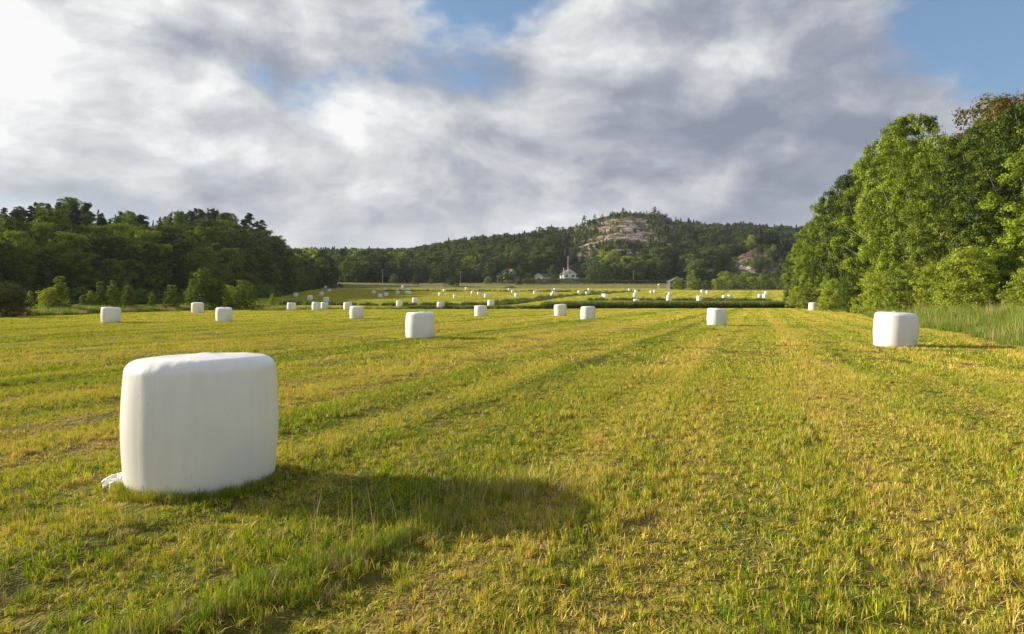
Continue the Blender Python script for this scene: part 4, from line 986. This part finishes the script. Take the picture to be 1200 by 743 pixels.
# photo x, photo y of the foot, photo width, label
B = [
 (341.6, 363.6, 10.0, 'small bale at the ditch rim, leftmost of the four lined up there'),
 (370.5, 363.6, 11.0, 'bale at the ditch rim, left and larger one of the touching pair'),
 (380.3, 362.7, 9.0, 'bale at the ditch rim, right and smaller one of the touching pair'),
 (407.5, 363.4, 10.3, 'bale at the ditch rim just behind the left shoulder of a larger bale'),
 (418.0, 374.0, 16.5, 'mid-sized bale on the mown field in front of the ditch rim row, left of centre'),
 (342.6, 343.3, 4.7, 'tiny bale under the dark wood edge, upper left one on the far left slope'),
 (346.3, 348.0, 5.4, 'tiny bale on the far left slope, right below the upper left one'),
 (363.4, 352.0, 6.6, 'small bale standing alone in the middle of the far left slope'),
 (376.8, 346.5, 5.0, 'tiny bale on the far left slope, halfway up, left of the upper two'),
 (382.3, 354.3, 6.8, 'small bale on the far left slope, lowest, above the touching pair'),
 (386.0, 342.2, 4.0, 'tiny bale second from the top of the far left slope'),
 (381.2, 338.2, 4.0, 'topmost tiny bale of the far left slope, at the wood edge'),
 (437.8, 344.3, 4.2, 'tiny far bale, leftmost of the far left middle cluster'),
 (445.6, 349.0, 5.2, 'far bale of the left middle cluster, left one of its lowest two'),
 (452.3, 347.6, 5.0, 'far bale of the left middle cluster, right one of its lowest two'),
 (450.8, 341.0, 4.0, 'tiny far bale above the lowest two of the left middle cluster'),
 (465.9, 345.0, 4.3, 'tiny far bale halfway between the left cluster and the touching far pair'),
 (470.4, 340.7, 3.5, 'tiny far bale right below the farthest one left of centre'),
 (472.4, 337.3, 3.5, 'farthest tiny bale left of centre, at the dark meadow edge'),
 (476.8, 344.4, 4.0, 'tiny far bale, left one of the touching far pair'),
 (479.5, 345.5, 4.8, 'tiny far bale, right and nearer one of the touching far pair'),
 (468.0, 358.6, 7.6, 'bale half sunk behind the ditch bank, only its white top showing, left of centre'),
 (486.5, 355.6, 7.0, 'small bale beyond the ditch above the top of the big middle bale'),
 (492.0, 397.0, 34.0, 'large wrinkled bale in the middle distance, largest between the front bale and the centre'),
 (516.3, 362.0, 9.0, 'small bale at the field end just right behind the large wrinkled one'),
 (516.0, 347.0, 4.7, 'tiny far bale straight above the small one at the field end'),
 (520.7, 342.0, 3.5, 'tiny farthest bale at the dark far ditch, left of the centre bush'),
 (533.6, 350.0, 5.3, 'tiny far bale left of the short dark post'),
 (546.7, 339.8, 3.5, 'tiny bale beyond the far ditch, right of the wide dark bush'),
 (554.0, 344.7, 4.2, 'tiny far bale up right of the short dark post, left one of two'),
 (561.2, 346.0, 4.3, 'tiny far bale up right of the short dark post, right one of two'),
 (569.8, 349.3, 5.3, 'tiny far bale directly above the small bale beside the centre bale'),
 (563.5, 371.3, 15.0, 'mid-sized bale near the centre with a smaller bale behind its right shoulder'),
 (575.3, 359.5, 8.7, 'small bale behind the right shoulder of the centre bale, at the ditch'),
 (597.0, 341.2, 3.5, 'tiny bale partly hidden under the pale brush heap'),
 (601.0, 343.8, 4.0, 'tiny far bale just below the pale brush heap'),
 (605.5, 348.0, 5.0, 'tiny far bale above the slanting ditch, second below the brush heap'),
 (627.0, 345.0, 4.3, 'tiny far bale below the low white house'),
 (650.5, 341.4, 4.0, 'topmost of the three tiny bales in a column left of the steep white house'),
 (648.7, 344.8, 4.0, 'middle one of the three tiny bales in a column left of the steep white house'),
 (647.8, 348.3, 5.2, 'lowest of the three tiny bales in a column, touching the slanting ditch'),
 (657.0, 370.2, 15.0, 'mid-sized bale right of centre, left one of the close pair on the mown field'),
 (689.0, 375.0, 17.5, 'mid-sized bale right of centre, right and nearer one of the close pair'),
 (679.0, 344.2, 4.2, 'tiny bale on the slanting ditch below the steep white house'),
 (690.5, 341.2, 4.0, 'tiny farthest bale right below the steep white house, at the pale track'),
 (688.0, 346.0, 4.5, 'tiny bale just below the farthest one at the pale track'),
 (707.3, 348.2, 4.6, 'tiny bale, left and farther one of the overlapping pair above the close pair'),
 (710.0, 349.4, 5.6, 'small bale, right and nearer one of the overlapping pair above the close pair'),
 (738.0, 341.7, 4.0, 'tiny far bale under the right utility pole'),
 (745.5, 343.6, 4.0, 'tiny bale on top of the short column right of the utility pole'),
 (744.5, 348.2, 5.3, 'small bale in the middle of the short column right of the utility pole'),
 (746.0, 356.6, 8.6, 'bale sunk in the tall green grass band, only its rounded top showing'),
 (763.3, 343.9, 3.6, 'tiny far bale, left one of the two under the white garden canopy'),
 (767.4, 343.1, 3.6, 'tiny far bale, right one of the two under the white garden canopy'),
 (785.0, 346.5, 4.6, 'tiny bale right above another, below the egg shaped bush'),
 (784.0, 352.5, 7.5, 'small bale behind the tall grass band, lower of the two below the egg shaped bush'),
 (819.7, 352.5, 7.0, 'lone small bale behind the tall grass band, up left of the lone field bale'),
 (823.0, 343.3, 4.0, 'tiny far bale, left and smaller one of two below the outcrop'),
 (829.3, 344.5, 4.7, 'tiny far bale, right and larger one of two below the outcrop'),
 (849.0, 351.2, 5.8, 'small bale behind the grass band, left one of the side by side pair'),
 (855.5, 351.2, 7.0, 'small bale behind the grass band, right one of the side by side pair'),
 (890.5, 349.3, 5.0, 'left one of the tight group of three near the tip of the right wood'),
 (896.8, 349.8, 6.5, 'nearest one of the tight group of three near the tip of the right wood'),
 (898.0, 345.4, 5.5, 'hindmost one of the tight group of three near the tip of the right wood'),
 (840.0, 382.0, 23.0, 'bale on the mown field right of centre, alone with a long thin shadow'),
 (953.0, 364.0, 12.5, 'small bale beside the tall grass at the far foot of the right wood'),
 (1049.0, 408.0, 50.0, 'big white bale on the right next to the grass verge, second largest of all'),
 (130.0, 379.0, 21.0, 'bale farthest left on the mown field, in front of the slim saplings'),
 (231.5, 367.0, 13.5, 'small bale at the field edge in front of the tallest sapling'),
 (262.5, 377.0, 18.5, 'bale in front of the rounded saplings, right and nearer of the two there'),
]
for k, (px, yb, w, lab) in enumerate(B):
    Yg = 800 * 2 * BR / w
    Yf = solve(px, yb, Yg); Yc = Yf + BR * .9
    if 'half sunk behind the ditch' in lab: Yc = 137
    if 'sunk in the tall green' in lab: Yc = 148
    X = (px - 600) / 800 * Yc
    s = min(1.12, max(.88, w / (800 * 2 * BR / Yc)))
    o = link('hay_bale', BALES[k % 7], None, (X, Yc, gz(X, Yc) - .02), random.uniform(0, 6.28), (s, s, s * random.uniform(.97, 1.03)))
    o.rotation_euler[0] = random.uniform(-.035, .035); o.rotation_euler[1] = random.uniform(-.035, .035)
    tag(o, lab, 'hay bale', 'white wrapped hay bales on the fields')

# ------------------------------------------------------------------ houses, poles, small things
WHITE = plain('white_paint', (.78, .78, .75), (.68, .68, .66), 2, .6)
DROOF = plain('dark_roof', (.07, .065, .07), (.12, .10, .10), 4, .8)
TILE = plain('red_tile', (.17, .08, .06), (.22, .12, .09), 5, .85)
DWALL = plain('dark_boards', (.05, .045, .04), (.09, .08, .07), 4, .85)
GLASS = plain('window_glass', (.02, .025, .03), (.04, .045, .05), 1, .08)
STONE = plain('foundation_stone', (.22, .21, .20), (.32, .31, .29), 3, .9)
GREYW = plain('weathered_wood', (.20, .18, .15), (.32, .29, .25), 6, .9, (3, 3, .4))
def boxes(name, bx, m, parent):
    V = []; F = []
    for x0, x1, y0, y1, z0, z1 in bx:
        o = len(V); V += [(x, y, z) for z in (z0, z1) for x, y in ((x0, y0), (x1, y0), (x1, y1), (x0, y1))]
        F += [(o, o + 3, o + 2, o + 1), (o + 4, o + 5, o + 6, o + 7), (o, o + 1, o + 5, o + 4), (o + 1, o + 2, o + 6, o + 5), (o + 2, o + 3, o + 7, o + 6), (o + 3, o, o + 4, o + 7)]
    return link(name, mesh_np(name, V, F, m), parent)
def house(px, Y, w, d, h, rh, label, wallm, roofm, rz=0.0, wins=(), porch=False, base=.5, chimney=True, trim=None):
    """gable end towards -y; w wide, d deep, h eaves, rh rise of the roof"""
    x = (px - 600) / 800 * Y; e = empty('house', (x, Y, gz(x, Y)), rz); tag(e, label, 'house')
    boxes('foundation', [(-w / 2 - .06, w / 2 + .06, -.06, d + .06, -1.5, base)], STONE, e)
    V = [(-w / 2, 0, base), (w / 2, 0, base), (w / 2, 0, h), (0, 0, h + rh), (-w / 2, 0, h), (-w / 2, d, base), (w / 2, d, base), (w / 2, d, h), (0, d, h + rh), (-w / 2, d, h)]
    link('wall', mesh_np('wall', V, [(0, 1, 2, 3, 4), (9, 8, 7, 6, 5), (0, 5, 6, 1), (1, 6, 7, 2), (0, 4, 9, 5)], wallm), e)
    ov = .45; t = .22; k = rh / (w / 2)
    def slope(s):
        x1 = s * (w / 2 + ov); z1 = h - ov * k
        P = [(0, -ov, h + rh + .03), (x1, -ov, z1 + .03), (x1, d + ov, z1 + .03), (0, d + ov, h + rh + .03)]
        V = P + [(a, b, c + t) for a, b, c in P]
        return V
    V = slope(-1) + slope(1)
    Fb = [(0, 1, 2, 3), (7, 6, 5, 4), (0, 4, 5, 1), (1, 5, 6, 2), (2, 6, 7, 3), (3, 7, 4, 0)]
    rf = link('roof', mesh_np('roof', V, Fb + [tuple(i + 8 for i in f) for f in Fb], roofm), e)
    tr = trim or WHITE
    V = []; F = []
    for s in (-1, 1):
        o = len(V); x1 = s * (w / 2 + ov); z1 = h - ov * k
        for yy in (-ov - .06, -ov - .005):
            V += [(0, yy, h + rh - .12), (x1, yy, z1 - .12), (x1, yy, z1 + .3), (0, yy, h + rh + .3)]
        F += [tuple(i + o for i in f) for f in ((0, 1, 2, 3), (7, 6, 5, 4), (0, 4, 5, 1), (1, 5, 6, 2), (2, 6, 7, 3), (3, 7, 4, 0))]
    link('bargeboard', mesh_np('bargeboard', V, F, tr), e)
    if chimney: boxes('chimney', [(.5, 1.1, d * .5, d * .5 + .7, h + rh - .6, h + rh + 1.0)], TILE, rf)
    for wx, wz, ww, wh in wins:
        f = boxes('window', [(wx - ww / 2 - .1, wx - ww / 2, -.07, .02, wz - .1, wz + wh + .1), (wx + ww / 2, wx + ww / 2 + .1, -.07, .02, wz - .1, wz + wh + .1), (wx - ww / 2, wx + ww / 2, -.07, .02, wz + wh, wz + wh + .1), (wx - ww / 2, wx + ww / 2, -.07, .02, wz - .1, wz), (wx - .03, wx + .03, -.05, .0, wz, wz + wh)], tr, e)
        boxes('pane', [(wx - ww / 2, wx + ww / 2, -.02, -.006, wz, wz + wh)], GLASS, f)
    if porch:
        boxes('balcony', [(.3, w / 2 + .8, -2.2, -.02, h * .42, h * .42 + .18), (.3, w / 2 + .8, -2.2, -2.1, h * .42 + .18, h * .42 + 1.0)], WHITE, e)
        boxes('balcony_post', [(w / 2 + .6, w / 2 + .75, -2.15, -2.0, -.5, h * .42)], WHITE, e)
        boxes('balcony_post', [(.35, .5, -2.15, -2.0, -.5, h * .42)], WHITE, e)
    return e
house(668, 400, 7.4, 9, 5.0, 2.6, 'white steep-gabled house with balcony on the wooded slope', WHITE, DROOF, R(12), [(-2.0, 3.2, 1.6, 1.0), (1.9, 3.2, 1.8, 1.3), (0, 5.4, 1.0, .8), (-2.0, 1.2, 1.6, 1.1)], True)
house(631, 398, 6.0, 10, 3.6, 1.6, 'low white house with dark roof among the trees, left of the steep-gabled one', WHITE, DROOF, R(-38), [(0, 1.9, 1.6, .9)], False, .5, False)
house(601, 404, 5.0, 8, 5.6, 2.0, 'white-gabled house with red tile roof, mostly hidden behind bushes', WHITE, TILE, R(25), [(0, 3.4, 1.5, 1.2)], False)
house(794, 318, 6.6, 6, 3.9, 1.6, 'dark boarded shed with white gable edges behind the egg shaped bush', DWALL, DROOF, R(0), [(-2.4, 1.6, 1.0, 1.0)], False, .3, False)
def pole(name, px, Y, h, r, m, label, arm=True, cat='pole'):
    x = (px - 600) / 800 * Y; e = empty(name, (x, Y, gz(x, Y))); tag(e, label, cat)
    v, f = tube([(0, 0, -.5), (0, 0, h * .5), (0.03, 0, h)], [r, r * .85, r * .65], 8); link('post', mesh_np('post', v, f, m, True), e)
    if arm:
        boxes('crossarm', [(-.9, .9, -.08, .08, h - .55, h - .4)], m, e)
        for xx in (-.8, 0, .8):
            z = h - .4 if xx else h
            v, f = tube([(xx, 0, z), (xx, 0, z + .1), (xx, 0, z + .2)], [.05, .07, .03], 6); link('insulator', mesh_np('insulator', v, f, WHITE, True), e)
pole('utility_pole', 448.3, 384, 8.2, .17, GREYW, 'grey utility pole at the left end of the pale far meadow')
pole('utility_pole', 539.5, 386, 7.2, .17, GREYW, 'grey utility pole right of the wide dark meadow bush')
pole('utility_pole', 742.4, 386, 7.6, .17, GREYW, 'grey utility pole before the dark trees below the rocky hill')
pole('flagpole', 665.6, 399, 15.5, .16, WHITE, 'tall white flagpole standing over the steep-gabled house', False, 'flagpole')
pole('chimney_pipe', 660.3, 398, 8.6, .22, WHITE, 'short pale mast left of the steep-gabled house', False, 'mast')
pole('fence_post', 544.3, 165, 1.9, .09, GREYW, 'short dark wooden post standing alone in the far field', False, 'post')
pole('fence_post', 331.0, 128, 1.3, .07, GREYW, 'thin old post in rough grass beside the leftmost ditch bale', False, 'post')
def canopy(px, Y):
    x = (px - 600) / 800 * Y; e = empty('garden_canopy', (x, Y, gz(x, Y))); tag(e, 'white garden canopy left of the dark shed', 'canopy')
    n = 10; V = []; F = []
    for i in range(n + 1):
        a = math.pi * i / n
        for yy in (-1.2, 1.2):
            for dz in (0, .1): V.append((-2.3 * math.cos(a), yy, 2.2 + .6 * math.sin(a) + dz))
    for i in range(n):
        a = i * 4; F += [(a, a + 4, a + 6, a + 2), (a + 1, a + 3, a + 7, a + 5), (a, a + 1, a + 5, a + 4), (a + 2, a + 6, a + 7, a + 3)]
    link('roof', mesh_np('canopy_roof', V, F, WHITE), e)
    for sx in (-2.2, 2.2):
        for sy in (-1.1, 1.1): boxes('post', [(sx - .06, sx + .06, sy - .06, sy + .06, -.3, 2.22)], WHITE, e)
canopy(777, 318)
def heap(px, Y):
    g = np.random.default_rng(8); x = (px - 600) / 800 * Y; n = 900
    a = g.random(n) * 6.28; r = np.sqrt(g.random(n)); C = np.stack([3.2 * r * np.cos(a), 1.6 * r * np.sin(a), 1.5 * (1 - r ** 1.5) * g.uniform(.4, 1, n)], 1)
    V, F = leaf_cards(C, np.tile([0, -.3, 1.0], (n, 1)), .6, g, .6, .25); cc = np.zeros((len(V), 3)); cc[:, 0] = np.repeat(g.random(n), 4)
    o = link('brush_heap', mesh_np('brush_heap', V, F, M_STRAW, False, cc), None, (x, Y, gz(x, Y))); tag(o, 'pale heap of cut brush at the edge of the far field below the houses', 'brush heap')
heap(597.5, 352)

# ------------------------------------------------------------------ thin air
def haze():
    m = bpy.data.materials.new('haze'); m.use_nodes = True; t = m.node_tree; t.nodes.clear()
    o = t.nodes.new('ShaderNodeOutputMaterial'); v = t.nodes.new('ShaderNodeVolumePrincipled')
    v.inputs['Color'].default_value = (.80, .88, 1.0, 1); v.inputs['Density'].default_value = .00008; v.inputs['Anisotropy'].default_value = 0.0
    t.links.new(v.outputs[0], o.inputs['Volume'])
    b = boxes('haze', [(-5400, 5400, -5400, 5400, -8, 170)], m, None); tag(b, 'thin pale air over the whole valley', None, None, 'stuff')
haze()
